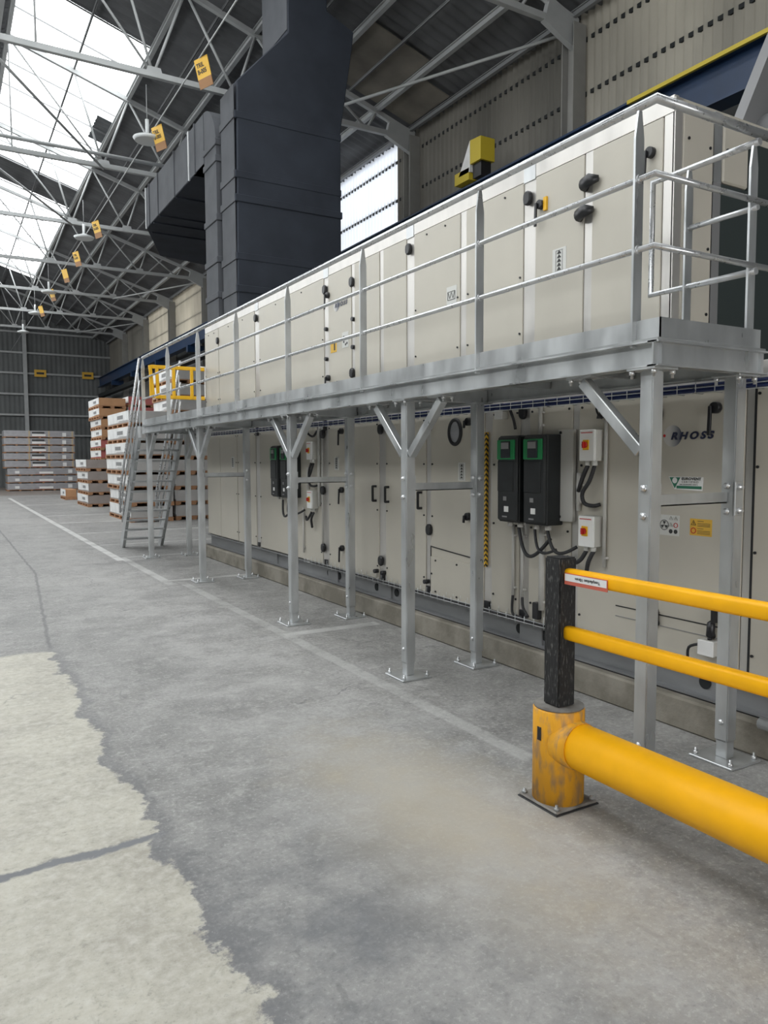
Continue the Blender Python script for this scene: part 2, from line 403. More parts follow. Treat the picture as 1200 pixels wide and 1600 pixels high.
# ================================================================ SETTING
f = MB(); f.add([(WL-.2, Y0, 0), (WR+.2, Y0, 0), (WR+.2, Y1+.2, 0), (WL-.2, Y1+.2, 0)], [(0,1,2,3)])
fo = f.build('floor', 'floor', base=(0,0,0)); tag(fo, kind='structure')

def corr_roof(x0, x1, y0, y1, pitch=.22, amp=.022):
    mb = MB(); n = int((y1-y0)/pitch*4)+1; vs = []
    for i in range(n+1):
        y = y0+(y1-y0)*i/n; dz = amp*math.sin(2*math.pi*y/pitch)
        vs += [(x0, y, roof_z(x0)+dz), (x1, y, roof_z(x1)+dz)]
    mb.add(vs, [(2*i, 2*i+1, 2*i+3, 2*i+2) for i in range(n)], True); return mb
rf = MB()
def addroof(x0, x1, y0, y1):
    c = corr_roof(x0, x1, y0, y1); k = len(rf.v); rf.v += c.v; rf.f += [tuple(i+k for i in q) for q in c.f]; rf.smooth += c.smooth
gaps = []; p = Y0
for a, b in BANDS: gaps.append((p, a)); p = b
gaps.append((p, Y1))
for a, b in gaps:
    addroof(RX, WR+.1, a, b); addroof(WL-.1, RX, a, b)
for a, b in BANDS:
    addroof(4.08, WR+.1, a, b); addroof(RX, 1.66, a, b); addroof(-.6, RX, a, b); addroof(WL-.1, -4.6, a, b)
addroof(3.72, 4.08, 20.4, 21.9)
struct('ceiling', rf, 'roof')
k = 0
for a, b in BANDS:
    for x0, x1 in SKY:
        k += 1
        if (x0, a) == (SKY[0][0], 16.4): pass
        g = MB().add([(x0, a, roof_z(x0)), (x1, a, roof_z(x1)), (x1, b, roof_z(x1)), (x0, b, roof_z(x0))], [(0,1,2,3)])
        w = struct('window_%d' % k, g, 'glazing')
        bars = MB(); y = a
        while y <= b+.01:
            bars.bar((x0, y, roof_z(x0)-.03), (x1, y, roof_z(x1)-.03), .018, .03); y += 1.2
        bars.build('glazing_bar', 'purlin', w)
# pale insulated roof patches beside the tall duct
pt = MB()
for x0, x1, y0, y1 in ((6.75, 7.95, 11.9, 13.8), (8.05, 8.75, 12.4, 13.8)):
    pt.prism([(x0, y0, roof_z(x0)-.06), (x1, y0, roof_z(x1)-.06), (x1, y1, roof_z(x1)-.06), (x0, y1, roof_z(x0)-.06)], (0, 0, .02))
struct('trim_1', pt, 'roof_patch')

def corr_wall(y0, y1, z0, z1, x, pitch=.11, amp=.016):
    mb = MB(); n = int((y1-y0)/pitch*4)+1; vs = []
    for i in range(n+1):
        y = y0+(y1-y0)*i/n; d = amp*math.sin(2*math.pi*y/pitch); vs += [(x+d, y, z0), (x+d, y, z1)]
    return mb.add(vs, [(2*i, 2*i+1, 2*i+3, 2*i+2) for i in range(n)], True)
wr = struct('wall_right', corr_wall(Y0, Y1, 0, 6.1, WR, .2, .02), 'clad_dark')
for a, b, m in ((Y0, 9.2, 'sheet_mid'), (9.2, 14.7, 'sheet_beige'), (14.7, 18.7, 'sheet_bright'), (18.7, 28.4, 'sheet_beige'), (28.4, 38, 'sheet_cream'), (38, Y1, 'sheet_beige')):
    corr_wall(a, b, 6.1, 8.6, WR, .15, .036).build('wall_sheeting', m, wr)
for z in (6.4, 7.27, 8.1):
    MB().box(WR-.006, WR+.03, Y0, Y1, z-.03, z+.03).build('girt_or_shadow', 'void_black', wr)  # black strips imitate dashed shadows of girts outside the sheeting
def corr_wall_x(x0, x1, z0, z1, y, pitch=.25, amp=.009):
    mb = MB(); n = int((x1-x0)/pitch*4)+1; vs = []
    for i in range(n+1):
        x = x0+(x1-x0)*i/n; d = amp*max(-.6, min(.6, math.sin(2*math.pi*x/pitch)))*1.6; vs += [(x, y+d, z0), (x, y+d, z1)]
    return mb.add(vs, [(2*i, 2*i+1, 2*i+3, 2*i+2) for i in range(n)])
wf = struct('wall_far', corr_wall_x(WL-.2, WR+.2, 0, 11.2, Y1), 'clad_dark')
for z in (2.95, 4.1, 5.27, 6.45, 7.6, 8.75):
    MB().box(WL, WR, Y1-.16, Y1-.05, z-.05, z+.05).build('girt_or_shadow', 'truss', wf)
wnr = MB(); a_ = corr_wall_x(WL-.2, -2.5, 0, 11.2, Y0); wnr.add(a_.v, a_.f); a_ = corr_wall_x(3.5, WR+.2, 0, 11.2, Y0); wnr.add(a_.v, a_.f); a_ = corr_wall_x(-2.5, 3.5, 5.0, 11.2, Y0); wnr.add(a_.v, a_.f)  # doorway gap in this unseen wall is added to let light in
struct('wall_near', wnr, 'clad_dark')
wl = struct('wall_left', corr_wall(Y0, Y1, 0, 6.2, WL, .25, .02), 'clad_dark')
corr_wall(Y0, Y1, 7.6, 8.6, WL, .25, .02).build('wall_sheeting', 'clad_dark', wl)
g = MB().add([(WL, Y0, 6.2), (WL, Y1, 6.2), (WL, Y1, 7.6), (WL, Y0, 7.6)], [(0,1,2,3)])
wn = struct('window_20', g, 'glazing')  # out-of-view glazing added to light the machine face
fr = MB()
for y in range(-9, 48, 3): fr.box(WL-.03, WL+.03, y-.04, y+.04, 6.2, 7.6)
fr.build('window_frame', 'column', wn)

# ---------------------------------------------------------------- purlins
LZ = 8.27
def top_z(x): return 8.33+SL*(WR-x) if x >= RX else 8.33+SL*(WR-RX)-SL*(RX-x)
for i, (x, w) in enumerate(((2.92, .05), (4.08, .12), (5.39, .12), (6.70, .12), (8.0, .12), (8.8, .10), (1.6, .12), (4.75, .05), (6.05, .05), (7.35, .05), (-.9, .1), (-2.6, .1), (-4.7, .1))):
    z = roof_z(x)-.11
    o = MB().ibar((x, Y0, z), (x, Y1, z), w*.7, w, .012).build('roof_purlin', 'truss' if w > .1 else 'purlin')
    tag(o, 'long steel roof purlin running the length of the hall under the dark roof sheets', 'purlin', 'roof purlins')
# ridge lattice girder
t = thing('ridge_girder', 'steel lattice girder along the ridge, left edge of the skylight', 'girder', (1.3, 0, 9.9))
MB().bar((1.3, Y0, 9.95), (1.3, Y1, 9.95), .08, .08).build('bottom_chord', 'truss', t)
MB().bar((1.3, Y0, 10.6), (1.3, Y1, 10.6), .08, .08).build('top_chord', 'truss', t)
lac = MB(); y = Y0
while y < Y1-1:
    lac.bar((1.3, y, 9.95), (1.3, y+.6, 10.6), .03, .03); lac.bar((1.3, y+.6, 10.6), (1.3, y+1.2, 9.95), .03, .03); y += 1.2
lac.build('lacing', 'truss', t)

# ---------------------------------------------------------------- roof trusses
low = [3.48, 4.98, 6.43, 7.75]; topn = [4.08, 5.39, 6.70, 8.0]
def make_truss(y):
    t = thing('roof_truss', '', 'roof truss', (0, y, LZ), 'white steel roof trusses')
    MB().bar((WL+.1, y, LZ), (WR-.15, y, LZ), .09, .10).build('bottom_chord', 'truss', t, bevel=.004)
    MB().bar((RX, y, top_z(RX)), (WR-.1, y, top_z(WR-.1)), .09, .09).build('top_chord', 'truss', t)
    MB().bar((RX, y, top_z(RX)), (WL+.1, y, top_z(WL+.1)), .09, .09).build('top_chord', 'truss', t)
    def web(a, b, r=.026): MB().tube([(a[0], y, a[1]), (b[0], y, b[1])], r, 6).build('web_member', 'truss', t)
    seq = []
    for i in range(4): seq += [(low[i], LZ), (topn[i], top_z(topn[i]))]
    seq.append((8.75, LZ))
    for a, b in zip(seq, seq[1:]): web(a, b)
    q = (2.92, top_z(2.92)); web((3.48, LZ), q); web(q, (RX, top_z(RX)), .02); web((3.48, LZ), (1.6, top_z(1.6)), .022)
    web((1.6, LZ), (1.6, top_z(1.6)), .018)
    for x in low[:3]:
        MB().prism([(x-.16, y-.055, LZ-.05), (x+.17, y-.055, LZ-.05), (x+.12, y-.055, LZ+.12), (x-.10, y-.055, LZ+.12)], (0, .01, 0)).build('gusset_plate', 'truss', t)
    MB().prism([(8.2, y-.05, LZ-.06), (8.9, y-.05, LZ-.35), (8.9, y-.05, LZ+.15), (8.3, y-.05, LZ+.3)], (0, .1, 0)).build('end_gusset', 'truss', t)
    return t
TY = [9.15, 13.9, 18.65, 23.45, 28.35, 33.2, 38.0, 42.8]
ordn = ['nearest', 'second', 'third', 'fourth', 'fifth', 'sixth', 'seventh', 'eighth']
proto = make_truss(TY[0])
for i, y in enumerate(TY):
    o = proto if i == 0 else copy_tree(proto)
    o.location = (0, y, LZ)
    o['label'] = 'white steel roof truss, %s one counted from the camera towards the far wall' % ordn[i]
# steel columns of the right wall
def make_col(y):
    t = thing('steel_column', '', 'column', (8.85, y, 0), 'steel wall columns')
    MB().box(8.72, 8.98, y-.13, y-.115, 0, 8.3).box(8.72, 8.98, y+.115, y+.13, 0, 8.3).box(8.84, 8.86, y-.115, y+.115, 0, 8.3).build('column_shaft', 'column', t)
    MB().box(8.66, 8.99, y-.17, y+.17, 0, .02).build('base_plate', 'column', t)
    return t
p0 = make_col(TY[0])
for i, y in enumerate([4.4]+TY):
    o = p0 if i == 1 else copy_tree(p0)
    o.location = (8.85, y, 0)
    o['label'] = 'grey steel wall column beyond the right frame edge' if i == 0 else 'grey steel wall column carrying the %s roof truss' % ordn[i-1]
# horizontal wind braces in the plane of the bottom chords
for a, b, l in (((6.43, 13.9), (8.8, 9.15), 'long slender roof brace right of the tall duct'), ((6.43, 33.2), (8.8, 28.35), 'slender roof brace between fifth and sixth truss'),
              ((6.43, 42.8), (8.8, 38.0), 'slender roof brace near the far wall between last trusses'),
              ((.75, 13.9), (3.48, 18.65), 'slender diagonal roof brace crossing the first bright skylight bay'), ((.75, 18.65), (3.48, 23.45), 'slender diagonal roof brace between third and fourth truss')):
    o = MB().tube([(a[0], a[1], LZ-.06), (b[0], b[1], LZ-.06)], .028, 8).build('roof_brace', 'truss'); tag(o, l, 'brace', 'roof braces')
o = MB().tube([(WL+.2, 18.42, LZ+.17), (5.9, 18.42, LZ+.17)], .045, 8).build('roof_pipe', 'truss'); tag(o, 'horizontal white pipe just above the bottom chord of the third truss', 'pipe')

# far wall columns
for i, (x) in enumerate((4.33, -1.0)):
    o = MB().box(x-.1, x+.1, Y1-.36, Y1-.17, 0, 9.4).build('gable_column', 'truss')
    tag(o, ['pale steel column on the far wall above the grey crates', 'pale steel gable column on the far wall, left part'][i], 'column')

# yellow signs of the far wall
for i, x in enumerate((5.12, 7.68)):
    t = thing('wall_sign', ['yellow sign on the far wall, left one of the two', 'yellow sign on the far wall, right one near the blue beam'][i], 'sign', (x, Y1-.2, 6.3), 'far wall signs')
    MB().box(x-.31, x+.31, Y1-.2, Y1-.165, 6.28, 6.68).build('sign_board', 'sign_yellow', t)
    MB().box(x-.2, x+.2, Y1-.206, Y1-.2, 6.42, 6.54).build('sign_text', 'text_dark', t)

# blue crane runway
t = thing('crane_runway', 'blue crane runway beam with yellow rail on top along right wall', 'crane beam', (8.35, 16, 5.8))
MB().box(8.29, 8.32, Y0, Y1-.4, 5.82, 6.3).build('beam_web', 'blue_beam', t)
MB().box(8.17, 8.45, Y0, Y1-.4, 6.3, 6.33).build('top_flange', 'blue_beam', t)
MB().box(8.17, 8.45, Y0, Y1-.4, 5.79, 5.82).build('bottom_flange', 'blue_beam', t)
MB().box(8.13, 8.17, Y0, 7.4, 6.275, 6.325).build('edge_strip', 'yellow_dull', t)
MB().box(8.28, 8.34, Y0, Y1-.4, 6.33, 6.38).build('crane_rail', 'galv_dull', t)
for y in TY:
    MB().box(8.1, 8.72, y-.1, y+.1, 5.55, 5.79).build('corbel', 'blue_beam', t)
o = MB().box(8.2, 8.5, Y0, Y1-.4, 5.2, 5.4).build('lower_crane_beam', 'void_black'); tag(o, 'dark lower beam just beneath the blue crane runway', 'beam')
o = MB().tube([(7.9, -2, 5.02), (7.9, 13, 5.02)], .11, 12).build('grey_pipe', 'hood'); tag(o, 'grey pipe running beneath the blue crane beam at upper right', 'pipe')
t = thing('crane_buffer', 'yellow and white angular crane end stop above the machine roof', 'crane stop', (8.25, 10.8, 6.38))
MB().prism([(8.1, 10.55, 6.62), (8.1, 10.85, 6.62), (8.1, 10.85, 7.02), (8.1, 10.55, 7.0)], (.3, 0, 0)).build('stop_block', 'yellow_dull', t)
MB().prism([(8.1, 10.85, 6.5), (8.1, 11.18, 6.5), (8.1, 10.86, 7.02)], (.28, 0, 0)).build('white_plate', 'paper', t)
MB().box(8.1, 8.38, 10.88, 11.3, 6.38, 6.58).build('yellow_foot', 'yellow_dull', t)
MB().box(8.15, 8.36, 10.6, 10.83, 6.38, 6.62).build('black_buffer', 'black', t)

# hanging lamps and location signs on their wire
def make_lamp():
    t = thing('ceiling_lamp', '', 'lamp', (0, 0, 0), 'round high bay lamps')
    MB().tube([(0, 0, .07), (0, 0, .36)], .035, 10).build('lamp_body', 'lamp_white', t)
    MB().tube([(0, 0, -.02), (0, 0, .03), (0, 0, .09)], [.22, .255, .09], 24).build('lamp_disc', 'lamp_white', t)
    MB().tube([(0, 0, .36), (0, 0, LZ-7.3)], .008, 5).build('cable', 'truss', t)
    return t
lp = make_lamp()
for i, y in enumerate((14.3, 21.3, 28.7, 33.1, 38.1)):
    o = lp if i == 0 else copy_tree(lp)
    o.location = (3.45, y, 7.3)
    o['label'] = ['large round white lamp hanging nearest the camera, left of the dark ducts', 'round white lamp hanging second from the camera', 'small round white lamp hanging third from the camera', 'small round lamp hanging fourth from the camera', 'tiny round lamp hanging nearest the far wall'][i]
o = MB().tube([(3.53, -4, 7.46), (3.53, 46, 7.46)], .012, 5).build('hanging_wire', 'truss'); tag(o, 'taut steel wire along the hall carrying the yellow location signs', 'wire')
for i, y in enumerate((11.35, 14.0, 20.2, 23.4, 25.7, 28.9, 32.2)):
    c = Vector((3.532, y, 7.455)); yd = R(-35)
    s = Vector((math.cos(yd), math.sin(yd), 0)); d = Vector((.24, .05, -.96)).normalized()
    s = Vector((.35, -.93, .0)).normalized()
    t = thing('hanging_sign', 'yellow location sign hanging on the overhead wire, %s from the camera' % ['first', 'second', 'third', 'fourth', 'fifth', 'sixth', 'seventh'][i], 'sign', c, 'hanging location signs')
    a = c-s*.15; nrm = s.cross(d).normalized()*.01
    MB().prism([a, a+s*.3, a+s*.3+d*.27, a+d*.27], nrm).build('sign_board', 'sign_yellow', t)
    MB().prism([a+d*.27, a+s*.3+d*.27, a+s*.3+d*.40, a+d*.40], nrm).build('sign_foot', 'sign_brown', t)
    if i < 4:
        text('sign_text', 'TRIL\nB-005', a+s*.03+d*.12+(nrm*-.3 if nrm.y < 0 else nrm*-.3), s, -d, .085, 'text_dark', t, bold=.002)

# ================================================================ DARK DUCTS
t = thing('ventilation_duct', 'tall black rectangular ventilation duct rising from the machine to the roof', 'duct', (4.7, 11.4, 3.56))
dy0, dy1 = 11.1, 11.75
sec = [(3.96, 3.56), (5.72, 3.56), (5.72, 6.75), (5.82, 7.35), (5.94, 8.1), (5.97, 8.36), (5.5, 8.55), (5.5, 10.2), (4.83, 10.2), (4.83, 8.05), (4.0, 7.15)]
MB().prism([(x, dy0, z) for x, z in sec], (0, dy1-dy0, 0)).build('duct_body', 'duct', t, bevel=.015)
MB().box(4.84, 5.5, dy1-.02, 12.12, 8.1, 10.2).build('rear_riser', 'duct', t)
MB().box(4.82, 4.835, dy0+.02, 12.12, 8.1, 10.2).build('lit_side_layer', 'duct_lit_side', t)  # thin lighter layer imitates light on the left face
for z in (4.12, 4.60, 5.45, 5.80, 6.66):
    w = .018 if z in (4.12, 5.45) else .008
    MB().box(3.96-w, 5.72+w, dy0-w, dy1+w, z-.055, z+.055).build('duct_joint_band', 'duct', t, bevel=.01)
    MB().box(3.936, 3.955, dy0-w+.02, dy1+w, z-.055, z+.055).build('duct_joint_band', 'duct_lit_side', t, bevel=.004)
MB().box(3.952, 3.962, dy0+.03, dy1-.02, 3.6, 7.1).build('lit_side_layer', 'duct_lit_side', t)  # lighter layer again paints the lit left face
t = thing('branch_duct', 'dark duct with rounded elbow turning along the hall, left of the tall duct', 'duct', (4.2, 12.1, 3.56))
ex, ey0, ey1 = 3.9, 11.82, 12.42
prof = [(ey0, 3.56), (ey0, 6.45)]
for k in range(9):
    a = math.pi/2*k/8; prof.append((ey0+.6*(1-math.cos(a)), 6.45+.7*math.sin(a)))
prof += [(13.0, 7.15), (13.0, 6.35), (ey1, 6.35), (ey1, 3.56)]
MB().prism([(ex, y, z) for y, z in prof], (.5, 0, 0)).build('duct_elbow', 'duct_lit_side', t)
for z in (4.15, 4.7, 5.35, 6.25, 6.5):
    MB().box(ex-.02, ex+.52, ey0-.02, ey1+.02, z-.05, z+.05).build('duct_joint_band', 'duct_lit_side', t, bevel=.008)
MB().prism([(ex, 12.42, 6.35), (ex, 16.4, 6.35), (4.67, 18.4, 6.35), (6.2, 18.8, 6.35), (6.2, 12.42, 6.35)], (0, 0, .8)).build('horizontal_run', 'duct', t)
MB().box(ex-.008, ex+.01, 12.42, 16.4, 6.36, 7.14).build('lit_side_layer', 'duct_lit_side', t)  # left face of the run painted lighter, as if lit
for y in (14.2, 15.4, 15.9, 16.6): MB().box(ex+.02 if y < 16.4 else 4.05, 6.2, y-.03, y+.03, 6.325, 6.36).build('duct_joint_band', 'duct', t)
for y in (12.9, 13.25, 14.2, 15.4, 16.1, 16.38):
    MB().box(ex-.025, ex, y-.02, y+.02, 6.34, 7.16).build('duct_joint_band', 'duct_lit_side' if y not in (13.25, 16.38) else 'galv', t)

# ================================================================ MACHINE
XF = 3.68; XB_ = 5.6
kerb = MB().box(3.58, 5.7, 0.6, 11.95, 0, .185)
o = kerb.build('concrete_plinth', 'concrete', bevel=.012); tag(o, 'rough low concrete plinth beneath the cream machine', 'plinth')

def knob(parent, y, z, r=.008, x=XF-.014):
    disc(MB(), (x, y, z), (-1, 0, 0), r, .008, 8).build('screw', 'black', parent)
def hinge(parent, y, z, s=1.0):
    m = MB(); pts = []
    for k in range(14):
        a = 2*math.pi*k/14; pts.append((XF-.012, y+.038*s*math.cos(a), z+.05*s*math.copysign(abs(math.sin(a))**.7, math.sin(a))))
    m.prism(pts, (-.035*s, 0, 0)).build('hinge', 'black', parent, bevel=.008)
def lever(parent, y, z, l=.15):
    m = MB(); disc(m, (XF-.012, y, z), (-1, 0, 0), .032, .035, 14); m.bar((XF-.055, y+.015, z+.01), (XF-.06, y+.015, z-l), .022, .014, up=(1, 0, 0))
    m.build('door_handle', 'black', parent, bevel=.003)
def pull(parent, y, z):
    m = MB(); m.bar((XF-.055, y, z-.075), (XF-.055, y, z+.075), .016, .022, up=(1, 0, 0))
    m.bar((XF-.01, y, z+.07), (XF-.06, y, z+.07), .02, .022); m.bar((XF-.01, y, z-.07), (XF-.06, y, z-.07), .02, .022)
    m.build('pull_handle', 'black', parent, bevel=.003)

def unit(name, label, zb, zt, y0, y1, edges, panels_name='panel'):
    """edges: list of (ya, yb) vertical strips; panels fill between"""
    t = thing(name, label, 'air handling unit', (4.6, (y0+y1)/2, zb))
    MB().box(XF+.012, XB_, y0+.012, y1-.012, zb, zt).build('casing', 'cream', t)
    ed = sorted(edges); cur = y0; pn = []
    for a, b in ed:
        if a-cur > .05:
            p_ = MB().box(XF-.014, XF+.012, cur+.003, a-.003, zb+.012, zt-.10).build('panel', 'cream', t, bevel=.003); pn.append((cur, a, p_))
        if b > a: MB().box(XF-.006, XF+.014, a, b, zb+.0, zt-.07).build('frame_strip', 'alu', t, bevel=.002)
        cur = b
    if y1-cur > .05:
        p_ = MB().box(XF-.014, XF+.012, cur+.003, y1-.003, zb+.012, zt-.10).build('panel', 'cream', t, bevel=.003); pn.append((cur, y1, p_))
    MB().box(XF-.010, XF+.03, y0, y1, zt-.095, zt).build('header_rail', 'alu', t, bevel=.002)
    return t, pn

# lower unit -------------------------------------------------
LZ0, LZ1 = .36, 2.05
low_edges = [(11.18, 11.19), (10.40, 10.42), (9.53, 9.67), (7.46, 7.62), (6.23, 6.354), (5.458, 5.528), (4.612, 4.704), (4.182, 4.286), (3.694, 3.753), (2.441, 2.488), (1.6, 1.66)]
lu, lp_ = unit('air_handling_unit', 'lower tier of the long cream air handling machine under the walkway', LZ0, LZ1, 1.0, 11.83, low_edges)
MB().box(2.436-.012, 2.436+.0, 0, 0, 0, 0) 
MB().box(XF-.016, XF, 2.425, 2.438, LZ0, LZ1-.08).build('seam_gap', 'black', lu)
# screws along seams
for a, b, po in lp_:
    n = 0
    for yy in (a+.03, b-.03):
        for z in (.5, 1.05, 1.5, 1.88):
            if n < 8 and 2 < yy < 11: knob(po, yy, z)
            n += 1
for y, zs in ((7.58, (1.82, 1.2, .56)), (6.3, (1.83, .56)), (5.46, (1.83, .93)), (4.24, (1.88,)), (3.05, (1.8,))):
    for z in zs: hinge(lu, y, z)
for y, z in ((7.12, 1.84), (7.12, 1.22), (7.12, .60), (2.66, 1.82)): lever(lu, y, z)
lever(lu, 4.90, 1.84, .05); lever(lu, 4.90, 1.08, .05)
for y, z in ((6.41, 1.21), (6.17, 1.21), (5.6, 1.18)): pull(lu, y, z)
for y in (6.38, 6.24, 5.49): disc(MB(), (XF-.012, y, .45 if y > 5.5 else .47), (-1, 0, 0), .02, .05, 10).build('latch_knob', 'black', lu)
for y in (9.6, 7.54, 6.29, 5.49, 4.66, 4.24): MB().box(XF-.022, XF, y-.03, y+.03, .37, .43).build('strip_foot', 'black', lu)
for y in (9.6, 7.54): MB().box(XF-.03, XF, y-.035, y+.035, 1.86, 1.99).build('strip_cap', 'black', lu)
# porthole
m_ = MB(); 
ring = [(XF-.02, 5.09+.082*math.cos(2*math.pi*k/28), 1.765+.100*math.sin(2*math.pi*k/28)) for k in range(28)]
MB().tube(ring+[ring[0]], .016, 8, cap=False).build('porthole_ring', 'rubber', lu)
MB().tube([(XF-.016, 5.09, 1.765), (XF-.022, 5.09, 1.765)], .085, 24).build('porthole_glass', 'film_grey', lu)
# access flap
MB().box(XF-.026, XF-.012, 4.74, 5.44, .37, .70).build('access_flap', 'cream', lu, bevel=.003)
MB().bar((XF-.018, 5.45, .785), (XF-.018, 4.72, .74), .006, .008).build('flap_edge', 'black', lu)
MB().box(XF-.02, XF-.013, 5.444, 5.452, .38, .79).build('flap_side', 'black', lu)
for y, z in ((5.36, .67), (5.05, .67), (4.8, .67), (5.36, .40), (5.05, .40), (4.8, .4), (5.42, .55)): knob(lu, y, z, x=XF-.026)
# hatch at right with hinges
MB().box(XF-.018, XF-.012, 2.55, 3.35, .612, .618).build('hatch_seam', 'black', lu)
MB().box(XF-.018, XF-.012, 2.55, 3.35, .548, .552).build('hatch_seam', 'text_grey', lu)
for y, z in ((3.03, .6), (2.65, .6)):
    MB().tube([(XF-.012, y, z+.045), (XF-.03, y, z+.03), (XF-.035, y, z-.03), (XF-.012, y, z-.04)], [.01, .022, .024, .02], 10).build('hatch_hinge', 'black', lu)
MB().bar((XF-.035, 2.63, .72), (XF-.04, 2.625, .64), .02, .03, up=(1,0,0)).build('hatch_handle', 'black', lu)
# logo, labels
lg = MB().tube([(XF-.015, 2.947, 1.674), (XF-.0165, 2.947, 1.674)], .062, 36)
lo = lg.build('logo_sphere', 'logo_sphere', lu, base=(0,0,0))
# origin at disc centre so its printed shading sits on it
def recentre(o, c):
    off = Vector((0,0,0)); q = o.parent
    while q is not None: off += q.location; q = q.parent
    d = Vector(c)-off-o.location
    for v in o.data.vertices: v.co -= d
    o.location += d
recentre(lo, (XF-.016, 2.947, 1.674))
disc(MB(), (XF-.0165, 3.003, 1.677), (-1, 0, 0), .009, .001, 14).build('logo_dot', 'red', lu)
lt = text('logo_lettering', 'RHOSS', (XF-.0185, 2.957, 1.655), (0, -1, 0), (0, 0, 1), .056, 'navy', lu, shear=.28, bold=.0026, spacing=1.48, sx=1.22)
tag(lt, 'dark blue italic letters')
# certification label
cl = MB().prism([(XF-.0155, 2.966, 1.440), (XF-.0155, 2.733, 1.440), (XF-.0155, 2.738, 1.362), (XF-.0155, 2.925, 1.368)], (-.0015, 0, 0)).build('certification_label', 'paper', lu)
MB().prism([(XF-.0172, 2.96, 1.436), (XF-.0172, 2.885, 1.436), (XF-.0172, 2.922, 1.372)], (-.001, 0, 0)).build('label_triangle', 'dark_green', cl)
disc(MB(), (XF-.0182, 2.922, 1.418), (-1, 0, 0), .017, .001, 14).build('label_disc', 'paper', cl)
MB().box(XF-.0182, XF-.0170, 2.743, 2.91, 1.372, 1.388).build('label_bar', 'dark_green', cl)
text('label_text', 'EUROVENT', (XF-.018, 2.876, 1.422), (0, -1, 0), (0, 0, 1), .021, 'text_dark', cl, bold=.0006, sx=1.12, spacing=1.1)
text('label_text', 'CERTIFIED', (XF-.018, 2.876, 1.405), (0, -1, 0), (0, 0, 1), .018, 'text_grey', cl, sx=1.2, spacing=1.15)
text('label_text', 'AIR HANDLING UNITS', (XF-.018, 2.89, 1.392), (0, -1, 0), (0, 0, 1), .011, 'text_grey', cl, sx=1.1)
# hazard pictogram label
wl_ = MB().box(XF-.0155, XF-.014, 2.885, 3.025, 1.095, 1.215).build('pictogram_label', 'pale', lu)
def fan(c, r, par, scale=1):
    y, z = c
    ring = [(XF-.017, y+r*math.cos(2*math.pi*k/20), z+r*math.sin(2*math.pi*k/20)) for k in range(21)]
    MB().tube(ring, r*.06, 5, cap=False).build('fan_ring', 'text_dark', par)
    mb = MB()
    for k in range(3):
        a = math.pi/2+k*2*math.pi/3
        mb.prism([(XF-.0165, y, z), (XF-.0165, y+r*.85*math.cos(a-.45), z+r*.85*math.sin(a-.45)), (XF-.0165, y+r*.85*math.cos(a+.45), z+r*.85*math.sin(a+.45))], (-.0006, 0, 0))
    mb.build('fan_blades', 'text_dark', par)
fan((2.99, 1.155), .029, wl_)
def tri(y, z, s, par, m='text_dark'):
    q = [(XF-.017, y-s, z-s*.8), (XF-.017, y+s, z-s*.8), (XF-.017, y, z+s)]
    MB().tube(q+[q[0]], s*.1, 5, cap=False).build('warning_triangle', m, par); MB().box(XF-.017, XF-.0165, y-s*.1, y+s*.1, z-s*.5, z+s*.4).build('warning_mark', m, par)
for y, z in ((2.944, 1.197), (2.91, 1.197), (2.944, 1.160)): tri(y, z, .012, wl_, 'line_mark')
ring = [(XF-.017, 2.91+.013*math.cos(2*math.pi*k/14), 1.157+.013*math.sin(2*math.pi*k/14)) for k in range(15)]
MB().tube(ring, .002, 5, cap=False).build('forbidden_ring', 'red', wl_)
for y in (2.944, 2.91): disc(MB(), (XF-.016, y, 1.120), (-1, 0, 0), .013, .001, 14).build('pictogram_disc', 'text_dark', wl_)
yl = MB().box(XF-.0155, XF-.014, 2.672, 2.815, 1.11, 1.205).build('warning_label', 'sign_yellow', lu, bevel=.0006)
tri(2.79, 1.181, .015, yl)
ring = [(XF-.017, 2.79+.015*math.cos(2*math.pi*k/14), 1.137+.015*math.sin(2*math.pi*k/14)) for k in range(15)]
MB().tube(ring, .0025, 5, cap=False).build('forbidden_ring', 'red', yl)
for k, z in enumerate((1.192, 1.180, 1.172, 1.164, 1.150, 1.138, 1.130, 1.122)):
    MB().box(XF-.0165, XF-.0155, 2.765-(.04 if k in (0, 4) else .082), 2.765, z-.0012, z+.0012).build('text_line', 'text_dark', yl)
# small coil pictogram plates on doors
def coil(y, z, w, h, par, kind):
    p_ = MB().box(XF-.0165, XF-.0135, y-w/2, y+w/2, z-h/2, z+h/2).build('pictogram_plate', 'pale', par)
    if kind == 'zig':
        pts = [(XF-.018, y+w*.32-w*.64*k/4, z+(h*.18 if k % 2 == 0 else -h*.15)) for k in range(5)]
        MB().tube(pts, .0025, 5).build('zigzag_mark', 'text_dark', p_)
        q = [(XF-.018, y-w*.36, z-h*.22), (XF-.018, y+w*.36, z-h*.22), (XF-.018, y+w*.36, z+h*.22), (XF-.018, y-w*.36, z+h*.22)]
        MB().tube(q+[q[0]], .0025, 5, cap=False).build('frame_mark', 'text_dark', p_)
    else:
        mb = MB()
        for k in range(5):
            zz = z-h*.36+h*.16*k; mb.prism([(XF-.018, y-w*.16, zz), (XF-.018, y+w*.16, zz), (XF-.018, y, zz+h*.14)], (-.001, 0, 0))
        mb.build('arrow_marks', 'text_dark', p_)
        q = [(XF-.018, y-w*.24, z-h*.42), (XF-.018, y+w*.24, z-h*.42), (XF-.018, y+w*.24, z+h*.42), (XF-.018, y-w*.24, z+h*.42)]
        MB().tube(q+[q[0]], .0018, 5, cap=False).build('frame_mark', 'text_grey', p_)
